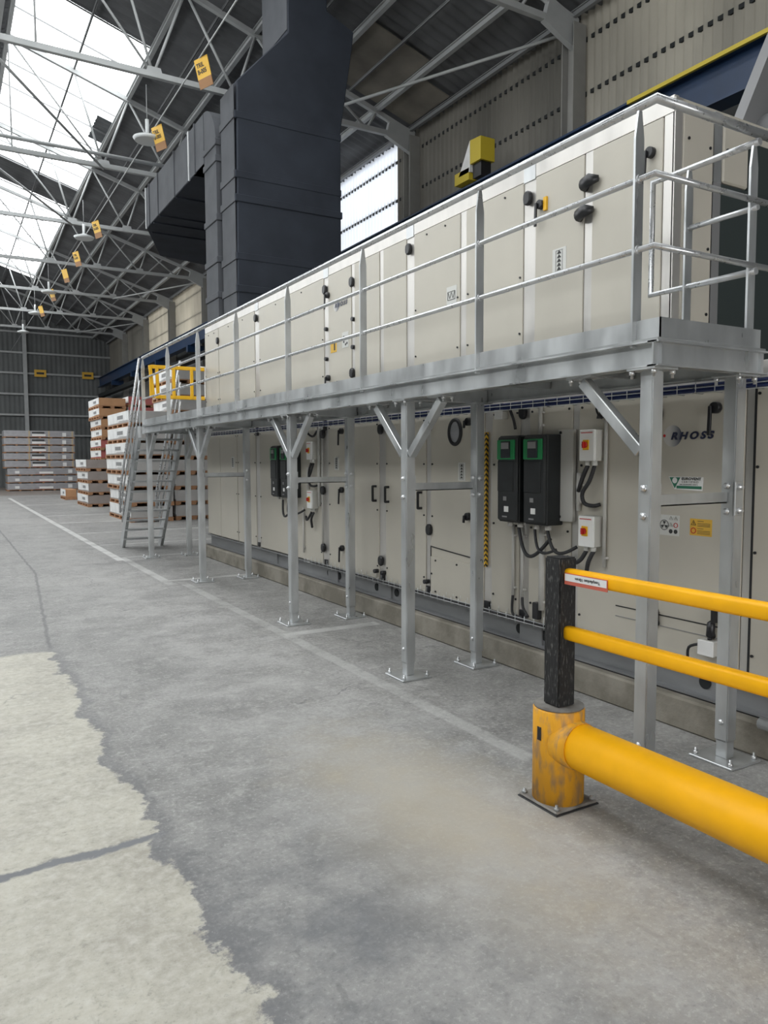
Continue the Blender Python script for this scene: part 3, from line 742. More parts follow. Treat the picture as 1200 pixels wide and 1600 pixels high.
coil(7.26, 1.50, .10, .14, lu, 'arrow'); coil(5.0, 1.44, .10, .15, lu, 'arrow'); coil(10.6, 1.5, .12, .16, lu, 'arrow'); coil(2.28, 1.40, .12, .13, lu, 'zig')
# skid
sk = MB()
sk.box(XF+.03, XF+.045, 1.0, 11.83, .19, .355).box(XF-.03, XF+.045, 1.0, 11.83, .185, .20).box(XF-.03, XF+.045, 1.0, 11.83, .345, .358)
sk.build('skid_rail', 'skid', lu)
MB().box(XF-.035, XF-.02, 1.0, 11.83, .186, .192).build('skid_lip', 'black', lu)
for y in (9.1, 7.56, 7.3, 6.48, 6.10, 4.32, 4.04, 2.72, 2.30):
    disc(MB(), (XF+.030, y, .272), (-1, 0, 0), .038, .006, 20).build('lifting_hole', 'void_black', lu)
for y in (9.15, 7.43, 6.3, 4.18): MB().box(XF+.012, XF+.032, y-.12, y+.12, .2, .34).build('skid_joint_plate', 'skid', lu)

# wire mesh cable tray along the skid
t = thing('wire_cable_tray', 'wire mesh cable tray running along the machine foot', 'cable tray', (3.62, 5, .37))
mb = MB()
for x, z in ((3.56, .40), (3.56, .375), (3.60, .365), (3.64, .365)):
    mb.tube([(x, 3.3, z), (x, 7.9, z)], .0028, 4)
y = 3.3
mb2 = MB()
while y < 7.9:
    mb2.tube([(3.56, y, .42), (3.56, y, .362), (3.655, y, .362), (3.655, y, .42)], .0025, 4); y += .1
mb.build('long_wires', 'galv', t); mb2.build('cross_wires', 'galv', t)
MB().tube([(3.6, 3.3, .38), (3.6, 4.6, .375), (3.6, 7.8, .38)], .011, 6).build('cable', 'rubber', t)

# blue cables in a wire basket below the deck
t = thing('cable_basket', 'wire basket with blue cables along the underside of the walkway', 'cable basket', (3.64, 6, 1.93))
mb = MB()
for k in range(7): mb.tube([(3.60+.012*(k % 3), 1.2, 1.915+.015*(k//3)), (3.60+.012*(k % 3), 11.6, 1.915+.015*(k//3))], .008, 6)
mb.build('blue_cables', 'blue_cable', t)
mb = MB(); y = 1.3
while y < 11.6: mb.tube([(3.585, y, 1.99), (3.585, y, 1.90), (3.65, y, 1.90)], .003, 4); y += .12
for z in (1.90, 1.93, 1.97): mb.tube([(3.585, 1.2, z), (3.585, 11.6, z)], .0025, 4)
mb.build('basket_wires', 'galv', t)

# upper unit -------------------------------------------------
UZ0, UZ1 = 2.10, 3.605
up_edges = [(11.15, 11.17), (9.49, 9.654), (7.435, 7.545), (6.837, 6.906), (6.26, 6.332), (5.723, 5.85), (4.958, 5.036), (4.147, 4.27), (3.61, 3.678), (2.99, 3.06)]
uu, up_ = unit('air_handling_unit', 'upper tier of the long cream air handling machine behind the walkway railing', UZ0, UZ1, 2.99, 11.83, up_edges)
for a, b, po in up_:
    if b-a < .6 or a < 3.9: continue
    for yy in (a+.03, b-.03):
        for z in (2.45, 2.85, 3.2): knob(po, yy, z)
    for yy in (a+(b-a)*.3, a+(b-a)*.7): knob(po, yy, 3.462)
for y, z in ((11.16, 3.32), (9.57, 3.40), (7.49, 3.37), (5.79, 3.40), (4.21, 3.38), (6.87, 3.33), (6.87, 2.42)): hinge(uu, y, z)
for y, z in ((3.64, 3.30), (3.68, 3.12)):
    MB().tube([(XF-.01, y+.03, z), (XF-.05, y+.01, z), (XF-.06, y-.05, z+.01), (XF-.03, y-.10, z+.01)], [.035, .045, .042, .02], 12, flat=.7).build('hinge', 'black', uu)
lever(uu, 7.42, 3.30); lever(uu, 7.42, 2.42, .1); lever(uu, 4.08, 3.30); lever(uu, 3.14, 3.33, .13)
MB().box(XF-.03, XF-.014, 4.02, 4.05, 3.25, 3.34).build('latch_plate', 'yellow_gate', uu)
for y, z in ((7.48, 2.95), (7.48, 2.63), (6.86, 2.96), (6.86, 2.68)): disc(MB(), (XF-.008, y, z), (-1, 0, 0), .022, .03, 10).build('latch_knob', 'black', uu)
for y in (9.57, 7.49, 5.79, 4.21): MB().box(XF-.014, XF, y-.06, y+.06, 3.50, 3.60).build('lifting_lug', 'galv', uu)
lo2 = MB().tube([(XF-.015, 7.24, 3.16), (XF-.0165, 7.24, 3.16)], .062, 30).build('logo_sphere', 'logo_sphere', uu, base=(0,0,0)); recentre(lo2, (XF-.016, 7.24, 3.16))
text('logo_lettering', 'RHOSS', (XF-.0185, 7.27, 3.14), (0, -1, 0), (0, 0, 1), .056, 'navy', uu, shear=.28, bold=.0026, spacing=1.48, sx=1.22)
MB().box(XF-.0165, XF-.013, 7.24, 7.38, 2.68, 2.80).build('warning_label', 'sign_yellow', uu)
MB().box(XF-.0175, XF-.016, 7.27, 7.30, 2.70, 2.78).build('label_mark', 'text_dark', uu)
wl2 = MB().box(XF-.0165, XF-.013, 6.97, 7.11, 2.70, 2.86).build('pictogram_label', 'pale', uu)
for y, z in ((7.07, 2.76), (7.02, 2.80), (7.07, 2.81), (7.0, 2.74), (7.03, 2.73)): disc(MB(), (XF-.016, y, z), (-1, 0, 0), .013, .002, 10).build('pictogram_disc', 'text_dark', wl2)
coil(5.15, 2.88, .14, .15, uu, 'zig'); coil(3.90, 2.88, .13, .17, uu, 'arrow')
# near end of the upper unit: panels, strip and dark opening
YE = 2.99
MB().box(XF+.06, XF+.32, YE-.014, YE+.012, UZ0+.01, UZ1-.08).build('end_panel', 'cream', uu, bevel=.003)
MB().box(XF-.006, XF+.06, YE-.006, YE+.012, UZ0, UZ1-.01).build('corner_post', 'alu', uu, bevel=.002)
MB().box(XF+.34, XF+.41, YE-.006, YE+.012, 3.05, UZ1-.02).build('frame_strip', 'galv', uu)
MB().box(XF+.42, XF+.66, YE-.012, YE+.012, 3.19, UZ1-.08).build('end_panel', 'cream', uu, bevel=.01)
MB().box(XF+.33, XF+1.8, YE-.008, YE+.011, UZ0, 3.18).build('opening_shade', 'dark_fill', uu)  # flat dark sheet imitates the shaded inside of the opening
MB().box(XF+.66, XF+1.9, YE-.010, YE+.011, 3.18, 3.47).build('dark_cover', 'dark_fill', uu)
MB().box(XF+.33, XF+.40, YE-.012, YE+.011, UZ0, 3.18).build('opening_edge', 'hood', uu)
for x, z in ((3.78, 3.38), (3.97, 3.36), (3.78, 2.78), (3.97, 2.78), (3.78, 2.4), (3.97, 2.4), (4.13, 3.38)):
    disc(MB(), (x, YE-.012, z), (0, -1, 0), .009, .008, 10).build('screw', 'black', uu)

# grey intake hood beside the unit
t = thing('intake_hood', 'dark grey sloping sheet metal duct at the right edge above the machine', 'duct', (6.2, 3.3, 3.6))
MB().prism([(5.27, 3.75, 3.87), (5.37, 3.75, 4.10), (5.67, 3.75, 4.67), (6.4, 3.75, 6.0), (7.4, 3.75, 6.0), (7.4, 3.75, 3.87)], (0, .10, 0)).build('hood_plate', 'hood', t)
MB().tube([(5.75, 3.76, 4.0), (5.75, 2.2, 4.0)], .24, 24).build('round_duct', 'hood', t)
MB().box(5.85, 7.3, 2.6, 3.5, 0, 3.72).build('support_box', 'void_black', t)

# ================================================================ DRIVES AND SWITCHES
def make_drive():
    """origin on the machine face at its bottom middle; faces -X"""
    t = thing('frequency_drive', '', 'control box', (0, 0, 0), 'black and green frequency drives')
    d, w, h = .17, .225, .62
    MB().box(-d+.02, 0, -w/2, w/2, 0, h).build('housing', 'drive', t, bevel=.008)
    MB().box(-d, -d+.03, -w/2+.004, w/2-.004, .012, h-.008).build('front_cover', 'drive_front', t, bevel=.01)
    g_ = MB().box(-d-.008, -d+.01, -.085, .105, h-.17, h-.03).build('green_panel', 'green', t, bevel=.004)
    MB().box(-d-.016, -d-.006, -.045, .055, h-.16, h-.04).build('keypad', 'screen', g_, bevel=.003)
    MB().box(-d-.019, -d-.014, -.035, .045, h-.095, h-.05).build('display', 'text_grey', g_)
    MB().box(-d-.006, -d+.01, -.07, .10, .22, h-.18).build('cover_plate', 'drive', t, bevel=.004)
    MB().box(-d-.004, -d+.01, .0, .035, .155, .185).build('logo_mark', 'text_grey', t)
    MB().box(-d-.004, -d+.01, -.02, .025, .075, .115).build('sticker', 'white', t)
    MB().box(-d-.004, -d+.01, -.005, .045, .035, .045).build('name_mark', 'text_grey', t)
    for y in (-.06, .05): MB().cyl((-.09, y, 0), (-.09, y, -.035), .022, 10).build('cable_gland', 'conduit', t)
    return t
dr = make_drive()
dl = ['black frequency drive with green keypad, left one of the pair near the barrier', 'black frequency drive with green keypad, right one of the pair near the barrier',
      'small looking black drive with green top, left one of the far pair', 'small looking black drive with green top, right one of the far pair behind the post']
for i, y in enumerate((4.228, 3.943, 8.62, 8.31)):
    o = dr if i == 0 else copy_tree(dr); o.location = (XF-.014, y, 1.09); o['label'] = dl[i]
def make_switch():
    t = thing('isolator_switch', '', 'switch box', (0, 0, 0), 'grey isolator switch boxes')
    MB().box(-.07, 0, -.065, .065, 0, .2).build('box_body', 'cream_box', t, bevel=.005)
    MB().box(-.09, -.07, -.065, .065, 0, .2).build('box_lid', 'white', t, bevel=.004)
    MB().box(-.0925, -.089, -.05, .05, .178, .183).build('red_line', 'red', t)
    MB().box(-.096, -.089, -.022, .032, .07, .135).build('yellow_plate', 'yellow_gate', t, bevel=.003)
    m_ = MB(); disc(m_, (-.096, .005, .103), (-1, 0, 0), .02, .014, 16); m_.box(-.122, -.105, -.001, .011, .083, .123); m_.build('rotary_knob', 'red', t)
    for y in (-.03, .03): MB().cyl((-.045, y, 0), (-.045, y, -.03), .018, 10).build('cable_gland', 'pale', t)
    return t
sw = make_switch()
for i, (y, z, l) in enumerate(((3.535, 1.53, 'grey isolator box with red rotary switch, upper one right of the near drives'), (3.535, .975, 'grey isolator box with red rotary switch, lower one right of the near drives'),
                               (7.78, 1.54, 'grey isolator box with red switch, upper one beside the far drives'), (7.78, .99, 'grey isolator box with red switch, lower one beside the far drives'))):
    o = sw if i == 0 else copy_tree(sw); o.location = (XF-.014, y, z); o['label'] = l
# junction boxes
for i, (y0, y1, z0, z1, l) in enumerate(((4.42, 4.51, 1.84, 1.945, 'small pale junction box above the near drives'), (2.60, 2.70, .455, .54, 'small white junction box low behind the barrier rails'))):
    t = thing('junction_box', l, 'junction box', (XF-.014, (y0+y1)/2, z0))
    MB().box(XF-.07, XF-.014, y0, y1, z0, z1).build('box_body', 'conduit', t, bevel=.004)
    MB().box(XF-.078, XF-.07, y0, y1, z0, z1).build('box_lid', 'paper', t, bevel=.003)
    MB().cyl((XF-.04, (y0+y1)/2, z1), (XF-.04, (y0+y1)/2, z1+.015), .012, 8).build('gland', 'black', t)
t = thing('mounting_plate', 'tall light grey sheet metal plate right of the near drives', 'mounting plate', (XF-.03, 3.79, 1.1))
MB().box(XF-.045, XF-.014, 3.715, 3.86, 1.12, 1.74).build('plate', 'conduit', t, bevel=.003)
for z in (1.72, 1.15): disc(MB(), (XF-.046, 3.83, z), (-1, 0, 0), .01, .006, 10).build('screw', 'black', t)
# yellow-black hazard strip
o = MB().box(XF-.03, XF-.008, 4.664, 4.684, .70, 1.75).build('hazard_strip', 'hazard'); tag(o, 'narrow yellow and black striped edge strip left of the near drives', 'hazard strip')
# conduits (rigid)
cds = [(4.33, .53, 1.06, .012, 'thin grey conduit dropping under the near left drive'), (4.225, .53, 1.06, .012, 'second thin conduit beneath the near drives'),
       (4.02, .47, 1.09, .022, 'thick grey conduit beneath the near right drive'), (4.05, 1.72, 1.95, .016, 'short grey conduit above the near drives'),
       (3.44, .85, 1.86, .012, 'long grey conduit right of the near switch boxes'), (3.67, 1.20, 1.45, .017, 'short grey conduit between the near switch boxes'),
       (7.66, 1.02, 1.96, .02, 'tall grey conduit beside the far switch boxes'), (7.58, .50, 1.96, .012, 'thin tall conduit beside the far switch boxes'), (7.96, 1.2, 1.45, .017, 'short grey conduit between the far switch boxes'), (8.1, .45, .98, .01, 'thin conduit below the far drives')]
for y, z0, z1, r, l in cds:
    t = thing('conduit', l, 'conduit', (XF-.03, y, z0), 'grey rigid conduits')
    MB().cyl((XF-.032, y, z0), (XF-.032, y, z1), r, 12).build('pipe', 'conduit', t)
    for z in (z0+.06, z1-.08): MB().box(XF-.036, XF-.01, y-r-.012, y+r+.008, z-.007, z+.007).build('clip', 'conduit', t)
def sag(a, b, drop, out=.05, n=10):
    a, b = Vector(a), Vector(b); return [a.lerp(b, k/n)+Vector((-out*math.sin(math.pi*k/n), 0, -drop*math.sin(math.pi*k/n))) for k in range(n+1)]
cab = []
for oy, l in ((0, 'near'), (4.36, 'far')):
    xx = XF-.10
    cab += [(sag((xx, 4.19+oy, 1.05), (xx, 3.86+oy, 1.0), .16), .013, 'black cable looping under the %s left drive' % l),
            (sag((xx, 4.02+oy, 1.05), (xx, 3.80+oy, .93), .08), .010, 'thinner black cable looping under the %s drives' % l),
            (sag((xx, 3.89+oy, 1.05), (XF-.05, 3.66+oy, .96), .09), .012, 'black cable looping under the %s right drive' % l)]
    cab += [([(XF-.06, 3.565+oy*.974, 1.50), (XF-.07, 3.60+oy*.974, 1.42), (XF-.05, 3.655+oy*.974, 1.33)], .014, 'short black hose below the upper %s switch box' % l),
            ([(XF-.06, 3.505+oy*.974, 1.50), (XF-.08, 3.53+oy*.974, 1.40), (XF-.08, 3.59+oy*.974, 1.32), (XF-.07, 3.58+oy*.974, 1.255), (XF-.05, 3.52+oy*.974, 1.24), (XF-.02, 3.49+oy*.974, 1.25)], .013, 'curved dark hose below the upper %s switch box' % l),
            ([(XF-.06, 3.565+oy*.974, .945), (XF-.08, 3.60+oy*.974, .88), (XF-.07, 3.68+oy*.974, .85), (XF-.04, 3.76+oy*.974, .88)], .014, 'black hose leaving left below the lower %s switch box' % l),
            ([(XF-.06, 3.505+oy*.974, .945), (XF-.08, 3.53+oy*.974, .87), (XF-.05, 3.575+oy*.974, .77)], .014, 'black hose hanging below the lower %s switch box' % l)]
cab += [([(XF-.032, 4.33, .54), (XF-.04, 4.33, .44), (XF-.05, 4.30, .39), (XF-.05, 4.2, .385)], .010, 'black cable from the left conduit into the wire tray'),
        ([(XF-.032, 4.225, .54), (XF-.045, 4.20, .46), (XF-.05, 4.14, .40)], .010, 'black cable from the second conduit into the wire tray'),
        ([(XF-.03, 4.42, 1.93), (XF-.05, 4.37, 1.92), (XF-.04, 4.33, 1.83), (XF-.03, 4.32, 1.76)], .011, 'black cable above the near left drive'),
        ([(XF-.06, 2.70, .51), (XF-.07, 2.76, .48), (XF-.05, 2.78, .40)], .008, 'short black cable beside the low white junction box'),
        ([(XF-.04, 7.86, 1.95), (XF-.06, 7.90, 1.85), (XF-.04, 7.8, 1.8), (XF-.03, 7.72, 1.86)], .012, 'black cable above the far switch boxes'),
        ([(XF-.03, 3.50, 1.93), (XF-.06, 3.50, 1.86), (XF-.05, 3.46, 1.80), (XF-.03, 3.42, 1.88)], .006, 'thin dark cable above the near upper switch box')]
for pts, r, l in cab:
    P = [Vector(p) for p in pts]; Q = []
    for i in range(len(P)-1):        # Catmull-Rom smoothing
        p0, p1, p2, p3 = P[max(i-1, 0)], P[i], P[i+1], P[min(i+2, len(P)-1)]
        for k in range(4):
            s = k/4; Q.append(.5*((2*p1)+(p2-p0)*s+(2*p0-5*p1+4*p2-p3)*s*s+(3*p1-p0-3*p2+p3)*s**3))
    Q.append(P[-1])
    o = MB().tube(Q, r, 8).build('cable', 'rubber'); tag(o, l, 'cable', 'black cables on the machine')
o = MB().box(XF-.06, XF-.014, 4.03, 4.09, .40, .52).build('cable_clamp', 'black', bevel=.006); tag(o, 'black connector at the foot of the machine below the near drives', 'connector')
for y, z, k in ((3.49, 1.80, 0), (3.44, 1.80, 1)):
    t = thing('sensor_plug', ['black sensor plug above the near upper switch box, left one', 'black sensor plug above the near upper switch box, right one'][k], 'sensor', (XF-.03, y, z), 'sensor plugs')
    MB().tube([(XF-.04, y, z), (XF-.04, y, z+.02), (XF-.04, y, z+.035)], [.02, .016, .006], 12).build('plug', 'black', t)
    MB().tube([(XF-.04, y, z+.03), (XF-.04, y, z+.09)], .004, 6).build('wire', 'rubber', t)

# ================================================================ WALKWAY
XO = 2.74; PX0, PX1 = 2.822, 3.428; PY = [2.39, 4.485, 6.51, 9.38, 12.1]; YA, YB = 2.29, 12.2; DZ = 2.07
wk = thing('access_walkway', 'galvanised steel walkway on posts with railing running along the machine', 'walkway', (3.1, 7.1, 0))
MB().ibar((XO+.04, YA+.01, 2.013), (XO+.04, YB, 2.013), .08, .115, .008).build('edge_beam', 'galv', wk)
MB().ibar((3.50, YA+.01, 2.013), (3.50, YB, 2.013), .07, .115, .008).build('inner_beam', 'galv', wk)
MB().ibar((XO, YA+.03, 2.013), (3.54, YA+.03, 2.013), .06, .113, .008).build('end_beam', 'galv', wk)
MB().ibar((XO, YB-.03, 2.013), (3.54, YB-.03, 2.013), .06, .113, .008).build('end_beam', 'galv', wk)
MB().box(XO+.01, 3.53, YA+.01, YB, DZ, DZ+.012).build('deck_plate', 'galv_dull', wk)
for y in PY[1:4]: MB().bar((XO+.06, y, 2.0), (3.49, y, 2.0), .07, .09).build('cross_beam', 'galv', wk)
for y in [3.1, 3.8, 5.2, 5.9, 7.2, 7.9, 8.6, 10.1, 10.8, 11.4]: MB().bar((XO+.06, y, 2.03), (3.49, y, 2.03), .04, .05).build('cross_beam', 'galv_dull', wk)
class BoltSet:
    def __init__(s): s.q = []
    def build(s, name, m, parent):
        for p, n, r, l in s.q:
            mb = MB(); mb.tube([p, p+n*l*.5, p+n*l*.5, p+n*l], [r*1.5, r*1.5, r*.8, r*.8], 6); mb.build('bolt', m, parent)
def bolt(bs, p, n=(0,0,1), r=.009, l=.02): bs.q.append((Vector(p), Vector(n).normalized(), r, l))
for r_, px in enumerate((PX0, PX1)):
    for i, py in enumerate(PY):
        h = .0375
        lg_ = MB().box(px-h, px+h, py-h, py+h, .10, 1.945).build('post', 'galv', wk, bevel=.006, seg=2)
        MB().box(px-h+.006, px+h-.006, py-h+.006, py+h-.006, .012, .12).build('post_stub', 'galv', lg_, bevel=.004)
        MB().box(px-.12, px+.12, py-.125, py+.125, 0, .013).build('base_plate', 'galv', lg_, bevel=.003)
        MB().box(px-.08, px+.08, py-.08, py+.08, 1.945, 1.957).build('top_plate', 'galv', lg_, bevel=.002)
        bm_ = BoltSet()
        for sx in (-1, 1):
            for sy in (-1, 1):
                bolt(bm_, (px+sx*.095, py+sy*.10, .013), r=.008, l=.035)
                if i < 4 and r_ == 0 or i == 0: bolt(bm_, (px+sx*.062, py+sy*.062, 1.945), (0, 0, -1), l=.035)
        if i < 3:
            for z in (1.408, 1.28): bolt(bm_, (px-h, py, z), (-1, 0, 0), .012, .02)
            bolt(bm_, (px-h, py, .2), (-1, 0, 0), .01, .012)
        bm_.build('bolts', 'bolt', lg_)
for i, py in enumerate(PY):
    sides = {0: (1,), 1: (1, -1), 2: (1, -1), 3: (1, -1), 4: (-1,)}[i]
    for s in sides:
        b_ = MB().bar((PX0, py+s*.045, 1.575), (PX0, py+s*.42, 1.93), .055, .055, up=(0, -s*.7, .7)).build('knee_brace', 'galv', wk, bevel=.004)
        MB().box(PX0-.05, PX0+.05, py+s*.33, py+s*.50, 1.945, 1.957).build('brace_plate', 'galv', b_)
        bb = BoltSet(); bolt(bb, (PX0-.035, py+s*.48, 1.945), (0, 0, -1), l=.03); bolt(bb, (PX0+.035, py+s*.48, 1.945), (0, 0, -1), l=.03); bb.build('bolts', 'bolt', b_)
    if i == 4: MB().bar((PX1, py-.045, 1.575), (PX1, py-.42, 1.93), .055, .055, up=(0, .7, .7)).build('knee_brace', 'galv', wk, bevel=.004)
    if i < 4:
        tb = MB().box(PX0+.045, PX1-.045, py-.005, py+.005, 1.322, 1.377).box(PX0+.045, PX1-.045, py-.005, py+.035, 1.322, 1.328).build('tie_bar', 'galv', wk)
        MB().box(PX0+.038, PX0+.045, py-.03, py+.03, 1.27, 1.43).build('end_plate', 'galv', tb)
        MB().box(PX1-.042, PX1+.02, py-.048, py-.0376, 1.26, 1.43).build('end_plate', 'galv', tb, bevel=.002)
        bb = BoltSet(); bolt(bb, (PX1-.01, py-.048, 1.402), (0, -1, 0), .012, .02); bolt(bb, (PX1-.01, py-.048, 1.285), (0, -1, 0), .012, .02); bb.build('bolts', 'bolt', tb)
# toe boards
TB0, TB1 = DZ, 2.173
MB().box(XO+.035, XO+.041, YA+.02, YB, TB0, TB1).build('toe_board', 'galv', wk)
MB().box(XO+.035, 3.5, YA+.02, YA+.026, TB0, TB1).build('toe_board', 'galv', wk)
# railing
RXc = 2.775; RYc = 2.355
RT, RM, RL = 3.125, 2.805, 2.492
def flat_post(x, y, along='x', zt=RT-.02):
    w = .055; e = .006
    prof = [(-w/2, 2.05), (w/2, 2.05), (w/2, zt-.12), (.010, zt), (-.010, zt), (-w/2, zt-.12)]
    mb = MB()
    mb.prism([(x+a, y-e, z) for a, z in prof], (0, 2*e, 0))
    if along == 'y':
        mb = MB(); mb.prism([(x-e, y+a, z) for a, z in prof], (2*e, 0, 0))
    return mb.build('railing_post', 'galv', wk)
RY = [2.45, 3.62, 5.04, 6.46, 7.85, 9.25, 10.68, 12.17]
for y in RY: flat_post(RXc, y)
for y in (2.36, 2.73): flat_post(3.48, y, 'x', 3.05+.03)
MB().tube([(RXc, 12.17, RT), (RXc, RYc, RT), (3.62, RYc, RT)], .0225, 14).build('top_rail', 'galv_tube', wk)
MB().tube([(RXc, 12.17, RM), (RXc, RYc, RM), (3.62, RYc, RM)], .015, 12).build('middle_rail', 'galv_tube', wk)
MB().tube([(RXc, 12.17, RL), (RXc, RYc, RL), (3.62, RYc, RL)], .015, 12).build('lower_rail', 'galv_tube', wk)
MB().tube([(3.48, 2.33, 3.075), (3.48, 2.968, 3.075), (3.48, 2.968, 2.46), (3.48, 2.33, 2.46)], .018, 12).build('inner_guard_rail', 'galv_tube', wk)
MB().tube([(3.48, 2.33, 2.765), (3.48, 2.73, 2.765)], .014, 12).build('inner_guard_rail', 'galv_tube', wk)
# weld collars where rails pass the posts
mb = MB()
for y in RY:
    for z in (RM, RL): mb.tube([(RXc, y-.012, z), (RXc, y+.012, z)], .021, 10)
mb.build('weld_collars', 'galv_tube', wk)

# staircase
st = thing('steel_staircase', 'steep galvanised open staircase at the far end of the walkway', 'staircase', (3.0, 12.8, 0))
sxl, sxr = 2.70, 3.36
a0, a1 = (13.85, 0.0), (12.26, 2.05)
for x in (sxl, sxr):
    d = Vector((0, a1[0]-a0[0], a1[1]-a0[1])).normalized()
    MB().prism([(x-.006, a0[0]+.0, 0), (x-.006, a0[0]-.16, 0), (x-.006, a1[0]-.02, a1[1]-.16), (x-.006, a1[0]-.02, a1[1]+.02), (x-.006, a1[0]+.03, a1[1]+.02), (x-.006, a0[0], .12)], (.05, 0, 0)).build('stringer', 'galv', st)
for k in range(11):
    z = .17*(k+1)+.01; y = a0[0]-.09-(a0[0]-a1[0])*(z/2.05)
    MB().box(sxl, sxr, y-.10, y+.09, z-.03, z).build('tread', 'galv_dull', st)
for x in (sxl+.035, sxr+.015):
    MB().tube([(x, 12.22, 3.12), (x, 14.0, .95), (x, 14.0, .6)], .02, 10).build('handrail', 'galv_tube', st)
    MB().tube([(x, 12.22, 2.78), (x, 13.95, .70)], .014, 10).build('middle_rail', 'galv_tube', st)
    MB().tube([(x, 12.22, 2.48), (x, 13.85, .45)], .014, 10).build('middle_rail', 'galv_tube', st)
    for y, zb in ((13.75, .15), (12.95, 1.1), (12.3, 1.98)):
        MB().bar((x, y, zb), (x, y+.02, zb+.93), .012, .05, up=(0, 1, 0)).build('railing_post', 'galv', st)

# yellow swing gate
gt = thing('safety_gate', 'yellow tubular safety gate at the top of the staircase', 'gate', (3.15, 11.75, 2.45))
gy = 11.75
for (p, q) in ((( 2.80, 2.95), (3.62, 2.95)), ((2.86, 2.50), (3.62, 2.50))):
    MB().bar((p[0], gy, p[1]), (q[0], gy, q[1]), .04, .055).build('horizontal_bar', 'yellow_gate', gt, bevel=.006)
for x, x2 in ((2.785, 2.83), (2.885, 2.90), (3.14, 3.14), (3.42, 3.42)):
    MB().bar((x, gy, 2.97), (x2, gy, 2.48), .045, .05, up=(0, 1, 0)).build('vertical_bar', 'yellow_gate', gt, bevel=.006)
MB().tube([(3.5, gy+.03, 2.99), (3.64, gy+.03, 2.99), (3.64, gy+.03, 2.50), (3.52, gy+.03, 2.50)], .012, 8).build('closing_hoop', 'white', gt)
MB().box(2.775, 2.80, gy-.02, gy+.02, 2.48, 2.96).build('hinge_plate', 'yellow_gate', gt)

# ================================================================ BARRIER
bx, by = 2.362, 2.48
br = thing('safety_barrier', 'yellow plastic impact barrier with black post and three rails', 'barrier', (bx, by, 0))
bp_ = MB().box(bx-.124, bx+.124, by-.124, by+.124, .004, .018).build('base_plate', 'plate_dirty', br, bevel=.006)
tag(bp_, 'dusty grey metal base plate')
MB().box(bx-.128, bx+.128, by-.128, by+.128, 0, .006).build('base_mat', 'rubber', br, bevel=.002)
bb = BoltSet()
for sx in (-1, 1):
    for sy in (-1, 1): bolt(bb, (bx+sx*.105, by+sy*.105, .018), r=.009, l=.022)
bb.build('anchor_bolts', 'galv_dull', br)
MB().tube([(bx, by, .018), (bx, by, .429), (bx, by, .440)], [.115, .115, .108], 48).build('base_cylinder', 'yellow_worn', br)
MB().tube([(bx, by, .439), (bx, by, .446)], .111, 48).build('cylinder_cap', 'plate_dirty', br)
MB().box(bx-.05, bx+.05, by-.05, by+.05, .445, 1.113).build('post', 'black_post', br, bevel=.007, seg=2)
yE = .3
MB().tube([(bx, by-.05, .292), (bx, by-.14, .292)], [.112, .104], 40).build('bumper_collar', 'yellow_worn', br)
MB().tube([(bx, by-.135, .292), (bx, yE, .292)], .100, 56).build('bumper_tube', 'yellow', br)
# rails of rounded hat section
def rail(z, h=.058):
    mb = MB(); pr = []
    for k in range(16):
        a = 2*math.pi*k/16; c, s = math.cos(a), math.sin(a)
        pr.append((bx+.026*math.copysign(abs(c)**.55, c), z+h/2*math.copysign(abs(s)**.6, s)))
    mb.loft([[(x, by-.048, zz) for x, zz in pr], [(x, yE, zz) for x, zz in pr]])
    mb.smooth = [True]*len(mb.f); mb.smooth[0] = mb.smooth[1] = False
    return mb.build('hand_rail' if z > .9 else 'knee_rail', 'yellow', br)
rail(1.036, .062); rail(.780, .062)
# sticker on the upper rail, mounted upside down
sx_ = bx-.0285
stk = MB().box(sx_-.0006, sx_+.003, by-.30, by-.055, 1.013, 1.050).build('sticker', 'pink_red', br)
MB().box(sx_-.0014, sx_, by-.297, by-.058, 1.016, 1.0465).build('sticker_face', 'paper', stk)
MB().box(sx_-.0004, sx_+.004, by-.30, by-.055, 1.000, 1.013).build('sticker_edge', 'pink_red', stk)
text('sticker_text', 'Testplanken 10mm', (sx_-.0022, by-.262, 1.0365), (0, 1, 0), (0, 0, -1), .0185, 'text_dark', stk, sx=1.0)
# dark scuff and seam on the base cylinder
MB().box(bx-.1165, bx-.110, by-.012, by+.012, .30, .36).build('black_scuff', 'black_post', br)

# pipe on the floor at the right edge
o = MB().tube([(3.55, 2.28, .20), (3.55, 1.2, .20)], .03, 12).build('floor_pipe', 'galv'); tag(o, 'short galvanised pipe lying along the plinth at the right edge', 'pipe')

